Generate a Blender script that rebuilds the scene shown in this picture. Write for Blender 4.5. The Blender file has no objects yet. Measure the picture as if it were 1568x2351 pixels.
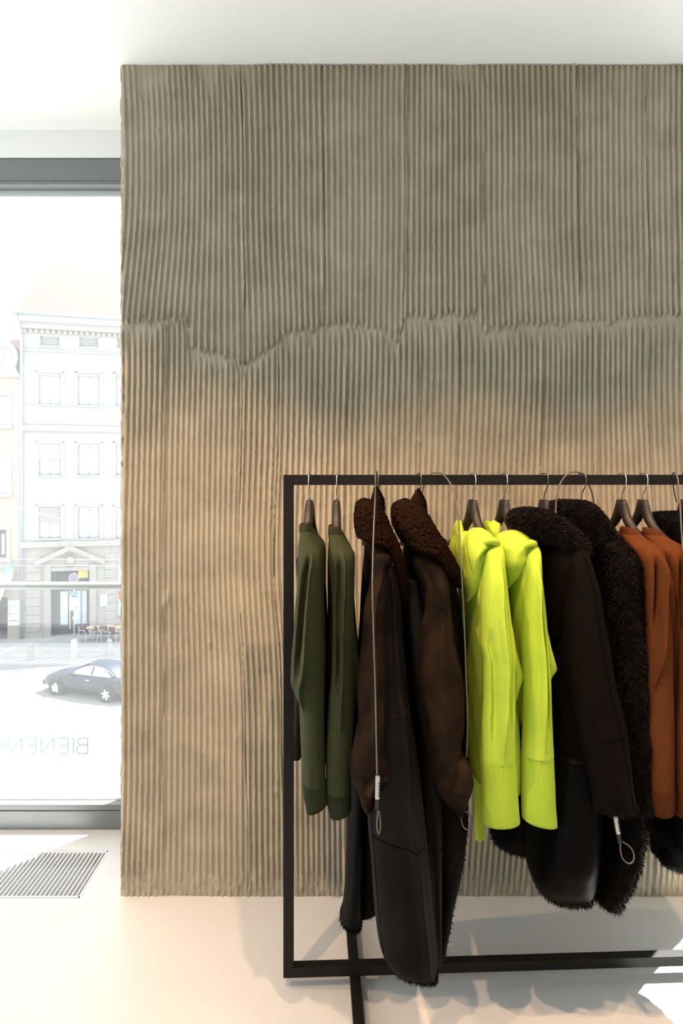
import bpy, bmesh, math, random
import numpy as np
from mathutils import Vector, noise as mnoise
from mathutils.bvhtree import BVHTree

S = bpy.context.scene
COL = S.collection
random.seed(7)
RNG = np.random.default_rng(7)

# ------------------------------------------------------------------ camera
FPX, CX, HY, CAMZ = 1550.0, 784.0, 1090.0, 1.5
cam = bpy.data.cameras.new('camera')
cam.sensor_fit = 'VERTICAL'
cam.sensor_height = 36.0
cam.lens = FPX / 2351.0 * 36.0
cam.shift_y = -(2351 / 2 - HY) / 2351.0
cam.clip_start, cam.clip_end = 0.05, 800
camo = bpy.data.objects.new('camera', cam)
camo.location = (0, 0, CAMZ)
camo.rotation_euler = (math.radians(90), 0, 0)
COL.objects.link(camo)
S.camera = camo

# ------------------------------------------------------------------ world, sun, exposure
w = bpy.data.worlds.new('sky')
S.world = w
w.use_nodes = True
bgn = w.node_tree.nodes['Background']
bgn.inputs[0].default_value = (0.90, 0.96, 1.0, 1)
bgn.inputs[1].default_value = 2.4
SUN_EL = math.radians(57)
sun = bpy.data.lights.new('sun', 'SUN')
sun.energy = 38
sun.color = (1.0, 0.97, 0.92)
sun.angle = math.radians(0.6)
suno = bpy.data.objects.new('sun', sun)
COL.objects.link(suno)
sd = Vector((-0.72 * math.cos(SUN_EL), -0.69 * math.cos(SUN_EL), -math.sin(SUN_EL)))
suno.rotation_euler = sd.to_track_quat('-Z', 'Y').to_euler()
suno.location = (6, 8, 12)
S.view_settings.view_transform = 'Standard'
S.view_settings.look = 'None'
S.view_settings.exposure = 0.25
S.view_settings.gamma = 1.0
S.view_settings.use_curve_mapping = False
S.cycles.max_bounces = 10
S.cycles.diffuse_bounces = 5
S.cycles.transparent_max_bounces = 12
S.cycles.caustics_reflective = False
S.cycles.caustics_refractive = False
S.cycles.sample_clamp_indirect = 12.0


def portal(loc, rot, sx, sy):
    l = bpy.data.lights.new('window_portal', 'AREA')
    l.shape = 'RECTANGLE'
    l.size, l.size_y = sx, sy
    l.cycles.is_portal = True
    o = bpy.data.objects.new('window_portal', l)
    o.location = loc
    o.rotation_euler = rot
    COL.objects.link(o)


ROOM_L, ROOM_R, ROOM_B, CEIL = -3.6, 4.6, -4.0, 2.958
WALL_Y, WIN_Y, OUT_Y = 2.404, 2.853, 3.07
WL, WR = (276 - CX) / FPX * WALL_Y, 1.325
portal(((ROOM_L + WL) / 2, 3.0, 1.42), (math.radians(-90), 0, 0), WL - ROOM_L - .3, 2.75)
portal(((WR + ROOM_R) / 2, 3.0, 1.42), (math.radians(-90), 0, 0), ROOM_R - WR - .3, 2.75)
portal((ROOM_L - .1, -.2, 1.45), (0, math.radians(-90), 0), 2.7, 4.2)

# ------------------------------------------------------------------ helpers
ORG = {}


def px(x, y, Y):
    return Vector(((x - CX) / FPX * Y, Y, CAMZ - (y - HY) / FPX * Y))


def tag(o, label=None, cat=None, group=None, kind=None):
    if label: o['label'] = label
    if cat: o['category'] = cat
    if group: o['group'] = group
    if kind: o['kind'] = kind
    return o


def thing(name, label, cat, loc=(0, 0, 0), rz=0.0, group=None, kind=None, local=False):
    o = bpy.data.objects.new(name, None)
    o.empty_display_size = .05
    o.location = loc
    o.rotation_euler = (0, 0, rz)
    COL.objects.link(o)
    ORG[o.name] = Vector((0, 0, 0)) if local else Vector(loc)
    return tag(o, label, cat, group, kind)


class MB:
    def __init__(self):
        self.v, self.f = [], []

    def box(self, x0, x1, y0, y1, z0, z1):
        b = len(self.v)
        self.v += [(x0, y0, z0), (x1, y0, z0), (x1, y1, z0), (x0, y1, z0), (x0, y0, z1), (x1, y0, z1), (x1, y1, z1), (x0, y1, z1)]
        self.f += [tuple(b + i for i in q) for q in ((0, 3, 2, 1), (4, 5, 6, 7), (0, 1, 5, 4), (1, 2, 6, 5), (2, 3, 7, 6), (3, 0, 4, 7))]
        return self

    def obox(self, c, ax, ay, az, hx, hy, hz):
        c, ax, ay, az = Vector(c), Vector(ax), Vector(ay), Vector(az)
        b = len(self.v)
        for sz in (-1, 1):
            for sx, sy in ((-1, -1), (1, -1), (1, 1), (-1, 1)):
                self.v.append(tuple(c + ax * hx * sx + ay * hy * sy + az * hz * sz))
        self.f += [tuple(b + i for i in q) for q in ((0, 3, 2, 1), (4, 5, 6, 7), (0, 1, 5, 4), (1, 2, 6, 5), (2, 3, 7, 6), (3, 0, 4, 7))]
        return self

    def prism(self, pts, d0, d1, axis='y'):
        """polygon pts (a,b) extruded along axis"""
        b, n = len(self.v), len(pts)
        for d in (d0, d1):
            for p in pts:
                self.v.append({'y': (p[0], d, p[1]), 'x': (d, p[0], p[1]), 'z': (p[0], p[1], d)}[axis])
        self.f.append(tuple(b + i for i in range(n)))
        self.f.append(tuple(b + n + i for i in reversed(range(n))))
        for i in range(n):
            j = (i + 1) % n
            self.f.append((b + i, b + n + i, b + n + j, b + j))
        return self

    def tube(self, pts, r, n=10, cap=True, r2=None, up=None):
        """sweep; r scalar or list; r2 second radius list (along 'up' hint)"""
        pts = [Vector(p) for p in pts]
        m = len(pts)
        rs = [r] * m if np.isscalar(r) else list(r)
        rq = rs if r2 is None else ([r2] * m if np.isscalar(r2) else list(r2))
        b = len(self.v)
        prev = None
        for i, p in enumerate(pts):
            t = (pts[min(i + 1, m - 1)] - pts[max(i - 1, 0)]).normalized()
            if up is not None:
                a = Vector(up).cross(t)
                a = a.normalized() if a.length > 1e-6 else t.orthogonal().normalized()
            elif prev is None:
                a = t.orthogonal().normalized()
            else:
                a = prev - t * prev.dot(t)
                a = a.normalized() if a.length > 1e-6 else t.orthogonal().normalized()
            prev = a
            c = t.cross(a)
            for k in range(n):
                ph = 2 * math.pi * k / n
                self.v.append(tuple(p + a * (math.cos(ph) * rs[i]) + c * (math.sin(ph) * rq[i])))
        for i in range(m - 1):
            for k in range(n):
                k2 = (k + 1) % n
                self.f.append((b + i * n + k, b + i * n + k2, b + (i + 1) * n + k2, b + (i + 1) * n + k))
        if cap:
            self.f.append(tuple(b + k for k in reversed(range(n))))
            self.f.append(tuple(b + (m - 1) * n + k for k in range(n)))
        return self

    def cyl(self, c, axis, r, h, n=24, r1=None):
        c = Vector(c)
        a = Vector(axis).normalized()
        return self.tube([c, c + a * h], [r, r if r1 is None else r1], n)

    def lathe(self, c, prof, n=24):
        b, m = len(self.v), len(prof)
        for r, z in prof:
            for k in range(n):
                ph = 2 * math.pi * k / n
                self.v.append((c[0] + r * math.cos(ph), c[1] + r * math.sin(ph), c[2] + z))
        for i in range(m - 1):
            for k in range(n):
                k2 = (k + 1) % n
                self.f.append((b + i * n + k, b + i * n + k2, b + (i + 1) * n + k2, b + (i + 1) * n + k))
        self.f.append(tuple(b + k for k in reversed(range(n))))
        self.f.append(tuple(b + (m - 1) * n + k for k in range(n)))
        return self

    def build(self, name, mat, parent=None, smooth=False, bevel=0, subsurf=0, label=None, cat=None, group=None, kind=None):
        me = bpy.data.meshes.new(name)
        off = ORG.get(parent.name, Vector((0, 0, 0))) if parent else Vector((0, 0, 0))
        me.from_pydata([tuple(Vector(v) - off) for v in self.v], [], self.f)
        return finish(me, name, mat, parent, smooth, bevel, subsurf, label, cat, group, kind)


def finish(me, name, mat, parent=None, smooth=False, bevel=0, subsurf=0, label=None, cat=None, group=None, kind=None):
    bm = bmesh.new()
    bm.from_mesh(me)
    bmesh.ops.recalc_face_normals(bm, faces=bm.faces)
    bm.to_mesh(me)
    bm.free()
    me.materials.append(mat)
    if smooth:
        me.polygons.foreach_set('use_smooth', [True] * len(me.polygons))
    o = bpy.data.objects.new(name, me)
    COL.objects.link(o)
    if parent:
        o.parent = parent
        ORG[o.name] = ORG.get(parent.name, Vector((0, 0, 0)))
    if bevel:
        m = o.modifiers.new('bevel', 'BEVEL')
        m.width = bevel
        m.segments = 2
        m.limit_method = 'ANGLE'
    if subsurf:
        m = o.modifiers.new('sub', 'SUBSURF')
        m.levels = m.render_levels = subsurf
    return tag(o, label, cat, group, kind)


def raw_mesh(name, V, F, mat, parent=None, smooth=True, **kw):
    """V Nx3 numpy, F Mx4 or Mx3 numpy; fast path, normals as given"""
    me = bpy.data.meshes.new(name)
    off = ORG.get(parent.name, Vector((0, 0, 0))) if parent else Vector((0, 0, 0))
    V = np.asarray(V, dtype=np.float32) - np.array(off, dtype=np.float32)
    F = np.asarray(F, dtype=np.int32)
    k = F.shape[1]
    me.vertices.add(len(V))
    me.vertices.foreach_set('co', V.ravel())
    me.loops.add(F.size)
    me.loops.foreach_set('vertex_index', F.ravel())
    me.polygons.add(len(F))
    me.polygons.foreach_set('loop_start', np.arange(0, F.size, k, dtype=np.int32))
    if smooth:
        me.polygons.foreach_set('use_smooth', np.ones(len(F), dtype=bool))
    me.update(calc_edges=True)
    me.validate()
    me.materials.append(mat)
    o = bpy.data.objects.new(name, me)
    COL.objects.link(o)
    if parent:
        o.parent = parent
        ORG[o.name] = ORG.get(parent.name, Vector((0, 0, 0)))
    return tag(o, kw.get('label'), kw.get('cat'), kw.get('group'), kw.get('kind'))


# ------------------------------------------------------------------ materials
def lin(c):
    return tuple(((v / 255) / 12.92 if v / 255 <= .04045 else ((v / 255 + .055) / 1.055) ** 2.4) for v in c)


def material(name, col, rough=.6, metal=0.0, var=.12, vscale=30.0, bump=0.0, bscale=200.0, stretch=(1, 1, 1), sheen=0.0,
             col2=None, spec=.5, bdist=.002, detail=4.0, wave=None, coat=0.0):
    m = bpy.data.materials.new(name)
    m.use_nodes = True
    nt = m.node_tree
    bs = nt.nodes['Principled BSDF']
    bs.inputs['Roughness'].default_value = rough
    bs.inputs['Metallic'].default_value = metal
    bs.inputs['Specular IOR Level'].default_value = spec
    if coat:
        bs.inputs['Coat Weight'].default_value = coat
        bs.inputs['Coat Roughness'].default_value = .05
    if sheen:
        bs.inputs['Sheen Weight'].default_value = sheen
        bs.inputs['Sheen Roughness'].default_value = .5
        bs.inputs['Sheen Tint'].default_value = (*[min(1, c * 2 + .05) for c in col], 1)
    tc = nt.nodes.new('ShaderNodeTexCoord')
    mp = nt.nodes.new('ShaderNodeMapping')
    mp.inputs['Scale'].default_value = stretch
    nt.links.new(tc.outputs['Object'], mp.inputs[0])
    nz = nt.nodes.new('ShaderNodeTexNoise')
    nz.inputs['Scale'].default_value = vscale
    nz.inputs['Detail'].default_value = detail
    nt.links.new(mp.outputs[0], nz.inputs['Vector'])
    rp = nt.nodes.new('ShaderNodeValToRGB')
    c2 = col2 or tuple(c * (1 - var) for c in col)
    c1 = col if col2 else tuple(min(1, c * (1 + var)) for c in col)
    rp.color_ramp.elements[0].color = (*c2, 1)
    rp.color_ramp.elements[1].color = (*c1, 1)
    rp.color_ramp.elements[0].position = .3
    rp.color_ramp.elements[1].position = .7
    nt.links.new(nz.outputs[0], rp.inputs[0])
    nt.links.new(rp.outputs[0], bs.inputs['Base Color'])
    if bump:
        bn = nt.nodes.new('ShaderNodeTexNoise')
        bn.inputs['Scale'].default_value = bscale
        bn.inputs['Detail'].default_value = 3
        nt.links.new(mp.outputs[0], bn.inputs['Vector'])
        h = bn.outputs[0]
        if wave:
            wv = nt.nodes.new('ShaderNodeTexWave')
            wv.bands_direction = wave[0]
            wv.inputs['Scale'].default_value = wave[1]
            wv.inputs['Distortion'].default_value = 1.0
            wv.inputs['Detail'].default_value = 1.0
            nt.links.new(tc.outputs['Object'], wv.inputs['Vector'])
            ad = nt.nodes.new('ShaderNodeMath')
            ad.operation = 'ADD'
            nt.links.new(h, ad.inputs[0])
            nt.links.new(wv.outputs[1], ad.inputs[1])
            h = ad.outputs[0]
        b = nt.nodes.new('ShaderNodeBump')
        b.inputs['Strength'].default_value = bump
        b.inputs['Distance'].default_value = bdist
        nt.links.new(h, b.inputs['Height'])
        nt.links.new(b.outputs[0], bs.inputs['Normal'])
    return m


M = {}
M['plaster'] = material('combed_clay_plaster', (.385, .338, .258), .95, var=.12, vscale=9, bump=.8, bscale=380, spec=.1, bdist=.0016)
M['floor'] = material('white_resin_floor', (.60, .597, .59), .38, var=.02, vscale=3, bump=.04, bscale=60, spec=.35)
M['white'] = material('white_paint', (.80, .81, .80), .85, var=.015, vscale=4, bump=.05, bscale=300, spec=.2)
M['frame'] = material('grey_window_metal', (.165, .175, .178), .45, metal=.2, var=.05, vscale=200, bump=.05, bscale=900)
M['rail'] = material('grey_handrail_metal', (.22, .24, .24), .4, metal=.3, var=.05, vscale=150)
M['rack'] = material('black_powder_coat', (.0065, .0055, .0045), .5, var=.15, vscale=500, bump=.08, bscale=1500, spec=.22)
M['wood'] = material('dark_stained_wood', (0.01760, 0.01120, 0.00800), .52, var=.35, vscale=14, bump=.1, bscale=120, stretch=(3, 3, .4), spec=.5)
M['steel'] = material('polished_steel_wire', (.72, .72, .72), .18, metal=1.0, var=.05, vscale=80)
M['darksteel'] = material('dark_steel_wire', (.16, .14, .12), .35, metal=.9, var=.2, vscale=60)
M['cable'] = material('twisted_steel_cable', (.17, .15, .13), .38, metal=.8, var=.3, vscale=900, stretch=(1, 1, 3), bump=.5, bscale=900)
M['thread'] = material('dark_thread', (.0025, .002, .0018), .9, var=.1, vscale=90, spec=.0)
M['black'] = material('black_rubber', (.012, .012, .012), .5, var=.1, vscale=90)
M['lock'] = material('satin_aluminium_lock', (.62, .60, .58), .35, metal=.8, var=.1, vscale=200)
M['tag'] = material('grey_paper_tag', (.42, .42, .42), .8, var=.04, vscale=60)
M['green'] = material('olive_green_wool_knit', (0.03036, 0.03680, 0.01748), .95, var=.45, vscale=420, bump=.7, bscale=700, sheen=.12, spec=.1, bdist=.0015)
M['greenrib'] = material('olive_green_rib_knit', (.022, .028, .0135), .95, var=.3, vscale=420, bump=.6, bscale=700, sheen=.05, spec=.1, bdist=.0015)
M['suede'] = material('dark_brown_suede', (0.02584, 0.01394, 0.00734), .9, var=.3, vscale=13, bump=.4, bscale=600, sheen=.02, spec=.06, col2=(.0035, .0026, .0022), detail=6.0)
M['suede2'] = material('grey_brown_suede', (0.00403, 0.00322, 0.00273), .7, var=.5, vscale=8, bump=.4, bscale=600, spec=.10)
M['shear'] = material('curly_brown_shearling', (0.01440, 0.00576, 0.00259), .95, var=.5, vscale=160, bump=.8, bscale=380, sheen=.03, spec=.05, bdist=.003)
M['neon'] = material('neon_yellow_green_knit', (.43, .575, .055), .95, var=.06, vscale=300, bump=.22, bscale=500, sheen=.0, spec=.1, wave=('Z', 150))
M['neonrib'] = material('neon_yellow_green_rib', (.40, .545, .05), .95, var=.06, vscale=300, bump=.35, bscale=500, sheen=.0, spec=.1)
M['coat'] = material('dark_chocolate_wool', (0.00390, 0.00221, 0.00130), .9, var=.15, vscale=200, bump=.4, bscale=700, sheen=.02, spec=.08)
M['fur'] = material('dark_brown_fur', (0.00132, 0.00072, 0.00060), .8, var=.5, vscale=60, spec=.1)
M['furhair'] = material('dark_brown_fur_hair', (0.00465, 0.00195, 0.00127), .65, var=.7, vscale=90, spec=.2)
M['blackfur'] = material('black_fur', (0.00210, 0.00196, 0.00196), .8, var=.4, vscale=60, spec=.12)
M['leather'] = material('black_grained_leather', (0.00132, 0.00120, 0.00114), .5, var=.2, vscale=40, bump=.35, bscale=260, spec=.06, bdist=.001)
M['rust'] = material('rust_orange_wool_knit', (0.10360, 0.03034, 0.00814), .95, var=.42, vscale=480, bump=.7, bscale=700, sheen=.02, spec=.1, bdist=.0015)
M['rustrib'] = material('rust_orange_rib_knit', (0.08280, 0.02376, 0.00648), .95, var=.3, vscale=480, bump=.6, bscale=700, sheen=.02, spec=.1)
M['alu'] = material('white_aluminium', (.80, .81, .82), .35, metal=.15, var=.03, vscale=100)
M['duct'] = material('grey_blue_duct', (.50, .57, .60), .5, metal=.2, var=.08, vscale=20)
M['bwhite'] = material('white_stucco', (0.312, 0.309, 0.301), .9, var=.03, vscale=3, bump=.1, bscale=40)
M['bstone'] = material('pale_sandstone', (0.289, 0.271, 0.257), .9, var=.08, vscale=3, bump=.2, bscale=30)
M['bpeach'] = material('peach_stucco', (0.315, 0.266, 0.222), .9, var=.03, vscale=3, bump=.1, bscale=40)
M['broof'] = material('red_clay_roof', (0.038, 0.027, 0.023), .9, var=.10, vscale=5, bump=.3, bscale=8)
M['broof2'] = material('pale_red_roof_tiles', (.30, .20, .165), .9, var=.10, vscale=5, bump=.3, bscale=8)
M['bglass'] = material('pale_window_glass', (.40, .47, .54), .12, var=.1, vscale=2, spec=.8)
M['bdark'] = material('dark_opening', (.05, .05, .055), .6, var=.2, vscale=3)
M['bdoor'] = material('anthracite_door', (.07, .075, .09), .4, var=.1, vscale=5)
M['bshade'] = material('pale_roller_shade', (0.254, 0.238, 0.234), .8, var=.03, vscale=10)
M['zinc'] = material('grey_zinc', (.30, .34, .37), .5, metal=.3, var=.1, vscale=5)
M['pave'] = material('grey_stone_pavers', (0.357, 0.357, 0.365), .9, var=.10, vscale=2.2, bump=.3, bscale=6)
M['road'] = material('pale_cobble_road', (0.210, 0.206, 0.202), .9, var=.08, vscale=3, bump=.3, bscale=5)
M['joint'] = material('dark_paving_joint', (.20, .20, .21), .9, var=.1, vscale=5)
M['carpaint'] = material('dark_blue_car_paint', (.010, .015, .028), .3, var=.05, vscale=5, coat=.25, spec=.3)
M['carglass'] = material('car_window_glass', (.30, .38, .45), .05, var=.1, vscale=3, spec=1.0)
M['tyre'] = material('black_tyre', (.02, .02, .02), .8, var=.1, vscale=20)
M['rim'] = material('silver_wheel_rim', (.65, .66, .68), .3, metal=.4, var=.04, vscale=10)
M['chrome'] = material('chrome_trim', (.8, .8, .82), .2, metal=.7, var=.03, vscale=20)
M['red'] = material('sign_red', (.70, .06, .06), .5, var=.04, vscale=20)
M['blue'] = material('sign_blue', (.05, .16, .60), .5, var=.04, vscale=20)
M['signwhite'] = material('sign_white', (0.615, 0.615, 0.615), .5, var=.02, vscale=20)
M['signgrey'] = material('grey_board', (.38, .40, .40), .6, var=.05, vscale=10)
M['coppergreen'] = material('green_patina', (.16, .30, .25), .6, var=.15, vscale=10)
M['lampglass'] = material('frosted_lamp_glass', (.70, .68, .55), .3, var=.05, vscale=10)
M['tabletop'] = material('beech_tabletop', (.62, .45, .30), .5, var=.1, vscale=10)
M['wicker'] = material('brown_wicker', (.16, .11, .10), .8, var=.3, vscale=40)
M['yellowp'] = material('yellow_panel', (.75, .62, .12), .6, var=.05, vscale=10)
M['spot'] = material('white_spot_housing', (.75, .75, .75), .5, var=.03, vscale=30)
M['letters'] = material('pale_frosted_lettering', (.38, .49, .50), .7, var=.03, vscale=40)
M['wire'] = material('pale_overhead_wire', (.45, .46, .48), .6, var=.05, vscale=4)


def glass_material():
    m = bpy.data.materials.new('glare_veil_window_glass')
    m.use_nodes = True
    nt = m.node_tree
    for n in list(nt.nodes):
        if n.type != 'OUTPUT_MATERIAL':
            nt.nodes.remove(n)
    out = nt.nodes['Material Output']
    tr = nt.nodes.new('ShaderNodeBsdfTransparent')
    tr.inputs[0].default_value = (.97, .985, .98, 1)
    tl = nt.nodes.new('ShaderNodeBsdfTranslucent')  # milky share mixed in to imitate glare haze over the street view
    tl.inputs[0].default_value = (.95, .98, 1, 1)
    gl = nt.nodes.new('ShaderNodeBsdfGlossy')
    gl.inputs['Roughness'].default_value = .02
    lw = nt.nodes.new('ShaderNodeLayerWeight')
    lw.inputs[0].default_value = .5
    pw = nt.nodes.new('ShaderNodeMath')
    pw.operation = 'POWER'
    pw.inputs[1].default_value = 5.0
    nt.links.new(lw.outputs['Facing'], pw.inputs[0])
    fr = nt.nodes.new('ShaderNodeMapRange')
    fr.inputs['To Min'].default_value = .025
    fr.inputs['To Max'].default_value = .8
    nt.links.new(pw.outputs[0], fr.inputs[0])
    nz = nt.nodes.new('ShaderNodeTexNoise')
    nz.inputs['Scale'].default_value = 3
    mr = nt.nodes.new('ShaderNodeMapRange')
    mr.inputs['To Min'].default_value = .018
    mr.inputs['To Max'].default_value = .030
    nt.links.new(nz.outputs[0], mr.inputs[0])
    m1 = nt.nodes.new('ShaderNodeMixShader')
    m2 = nt.nodes.new('ShaderNodeMixShader')
    nt.links.new(mr.outputs[0], m1.inputs[0])
    nt.links.new(tr.outputs[0], m1.inputs[1])
    nt.links.new(tl.outputs[0], m1.inputs[2])
    nt.links.new(fr.outputs[0], m2.inputs[0])
    nt.links.new(m1.outputs[0], m2.inputs[1])
    nt.links.new(gl.outputs[0], m2.inputs[2])
    nt.links.new(m2.outputs[0], out.inputs[0])
    return m


M['glass'] = glass_material()


# ------------------------------------------------------------------ noise on grids
def vnoise(x, y, seed=0):
    x, y = np.broadcast_arrays(np.asarray(x, float), np.asarray(y, float))
    xi, yi = np.floor(x).astype(np.int64), np.floor(y).astype(np.int64)
    fx, fy = x - xi, y - yi
    fx, fy = fx * fx * (3 - 2 * fx), fy * fy * (3 - 2 * fy)

    def h(a, b):
        n = (a * 374761393 + b * 668265263 + seed * 974634777) & 0xFFFFFFFF
        n = ((n ^ (n >> 13)) * 1274126177) & 0xFFFFFFFF
        n = n ^ (n >> 16)
        return (n & 0xFFFF) / 32767.5 - 1.0
    return (h(xi, yi) * (1 - fx) + h(xi + 1, yi) * fx) * (1 - fy) + (h(xi, yi + 1) * (1 - fx) + h(xi + 1, yi + 1) * fx) * fy


def sstep(a, b, x):
    t = np.clip((x - a) / (b - a), 0, 1)
    return t * t * (3 - 2 * t)


# ------------------------------------------------------------------ the room
GX1, GY0, GY1 = -.929, 2.392, 2.694     # floor convector opening
GX0 = -2.35
f = MB()
f.box(ROOM_L - .2, ROOM_R + .2, ROOM_B, GY0, -.25, 0)
f.box(ROOM_L - .2, ROOM_R + .2, GY1, OUT_Y, -.25, 0)
f.box(GX1, ROOM_R + .2, GY0, GY1, -.25, 0)
f.box(ROOM_L - .2, GX0, GY0, GY1, -.25, 0)
f.box(GX0, GX1, GY0, GY1, -.25, -.13)
f.build('floor', M['floor'], label='smooth pale resin floor of the shop', cat='floor', kind='structure')
MB().box(ROOM_L - .2, ROOM_R + .2, ROOM_B, OUT_Y, CEIL, CEIL + .25).build('ceiling', M['white'], label='plain white ceiling above the ribbed wall', cat='ceiling', kind='structure')
f = MB()
f.box(ROOM_L - .2, ROOM_L, ROOM_B, -2.3, 0, CEIL).box(ROOM_L - .2, ROOM_L, 1.9, OUT_Y, 0, CEIL).box(ROOM_L - .2, ROOM_L, -2.3, 1.9, 2.8, CEIL)
f.build('wall_left', M['white'], label='white side wall with a wide glazed opening, out of view at the left', cat='wall', kind='structure')
MB().box(ROOM_R, ROOM_R + .2, ROOM_B, OUT_Y, 0, CEIL).build('wall_right', M['white'], label='plain white side wall at the far right of the shop', cat='wall', kind='structure')
MB().box(ROOM_L, ROOM_R, ROOM_B - .2, ROOM_B, 0, CEIL).build('wall_rear', M['white'], label='plain white wall behind the viewer', cat='wall', kind='structure')
# lintels over both windows
f = MB()
f.box(ROOM_L, WL, WIN_Y, OUT_Y, 2.84, CEIL)
f.box(WR, ROOM_R, WIN_Y, OUT_Y, 2.84, CEIL)
f.build('trim_1', M['white'], label='white lintel strip between the window head and the ceiling', cat='lintel', kind='structure')


# ---- ribbed clay wall
def plaster_height(x, y):
    P = 13.2
    ups = np.array([200, 555, 735, 922, 1104, 1322, 1478, 1536, 1700, 1880, 2050])
    los = np.array([200, 372, 556, 640, 795, 958, 1046, 1230, 1366, 1490, 1640, 1790, 1960])
    ye_x = [200, 276, 300, 430, 440, 520, 560, 600, 660, 760, 880, 888, 912, 926, 1090, 1104, 1112, 1165, 1250, 1400, 1480, 1568, 1750, 2110]
    ye_y = [740, 735, 738, 727, 800, 818, 835, 815, 768, 747, 752, 776, 780, 726, 722, 745, 762, 756, 745, 735, 724, 735, 720, 745]
    ye = np.interp(x, ye_x, ye_y) + 5 * vnoise(x / 9, y * 0, 3) + 6 * vnoise(x / 40, y * 0, 4)

    def layer(bounds, seed, lo, hi):
        wand = 7 * vnoise(y / 190, x * 0 + .5, seed)
        sh = 17 * vnoise(x / 300 + 7, y / 430, seed + 1) + 3 * vnoise(x / 210, y / 250, seed + 2)
        xs = x + sh * 0.9
        idx = np.clip(np.searchsorted(bounds, (xs + wand).ravel()).reshape(xs.shape) - 1, 0, len(bounds) - 1)
        offs = np.random.default_rng(seed).uniform(0, 1, len(bounds) + 1)
        amp = np.random.default_rng(seed + 9).uniform(.8, 1.15, len(bounds) + 1)
        ph = xs / P + offs[idx]
        r = .5 + .5 * np.cos(2 * np.pi * ph)
        rag = .17 * vnoise(x / 4, y / 5, seed + 5) * sstep(0, .6, vnoise(x / 25, y / 60, seed + 6) + .35)
        rid = sstep(lo, hi, r + rag)
        A = .0100 * amp[idx] * (.95 + .18 * vnoise(x / 150, y / 260, seed + 7))
        dist = (xs + wand) - bounds[idx]
        nxt = bounds[np.clip(idx + 1, 0, len(bounds) - 1)] - (xs + wand)
        on = sstep(-.25, .25, vnoise(y / 80, idx * 3.7, seed + 8))
        lip = .0042 * np.exp(-((nxt - 3) / 4.0) ** 2) * on
        crack = -.0075 * np.exp(-((dist - 2.2) / 1.6) ** 2) * on
        return rid, A, lip + crack, ph
    ru, Au, eu, phu = layer(ups, 11, .40, .64)
    rl, Al, el, phl = layer(los, 47, .28, .50)
    # smears
    smear_top = sstep(40, 0, y - (150 + 45 * (vnoise(x / 22, y * 0, 21) + .4))) * sstep(250, 330, x) * sstep(620, 560, x)
    smear2 = np.exp(-(((x - 1060) / 40) ** 2)) * sstep(210, 170, y)
    Au = Au * (1 - .35 * sstep(520, 330, x) * sstep(620, 300, y)) * (1 - .75 * np.clip(smear_top + smear2, 0, 1))
    ri = np.floor(phu + .5).astype(np.int64)
    jit = vnoise(ri * 1.7, ri * .31, 61)
    ye = ye + 9 * jit
    dy = ye - y
    hu = Au * ru * (1 + .7 * np.exp(-(np.clip(dy, 0, None) / 9) ** 2)) + eu + .0008 - .0030 * (1 - ru) * np.exp(-(np.clip(dy, 0, None) / 16) ** 2) + .0030 * vnoise(x / 5, y / 9, 62) * np.exp(-np.clip(dy, 0, None) / 14)
    fade = sstep(4, 46 + 30 * vnoise(x / 23, y * 0, 31), -dy)
    bot = sstep(1995, 2035, y + 18 * vnoise(x / 12, y * 0, 33))
    hl = Al * rl * fade * (1 - .7 * bot) + el * fade
    hl = hl + bot * (.0030 * vnoise(x / 6, y / 14, 34) + .0016 * vnoise(x / 3, y / 6, 35))
    hl = hl + (1 - fade) * (.0028 * vnoise(x / 5, y / 22, 36) + .0012 * vnoise(x / 3, y / 5, 37))
    up = sstep(-3, 3, dy)
    h = hu * up + hl * (1 - up)
    h = h + .0011 * vnoise(x / 60, y / 80, 41) + .00028 * vnoise(x / 3.2, y / 4, 42) + .0010 * vnoise(x / 180, y / 220, 43)
    return h


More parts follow.
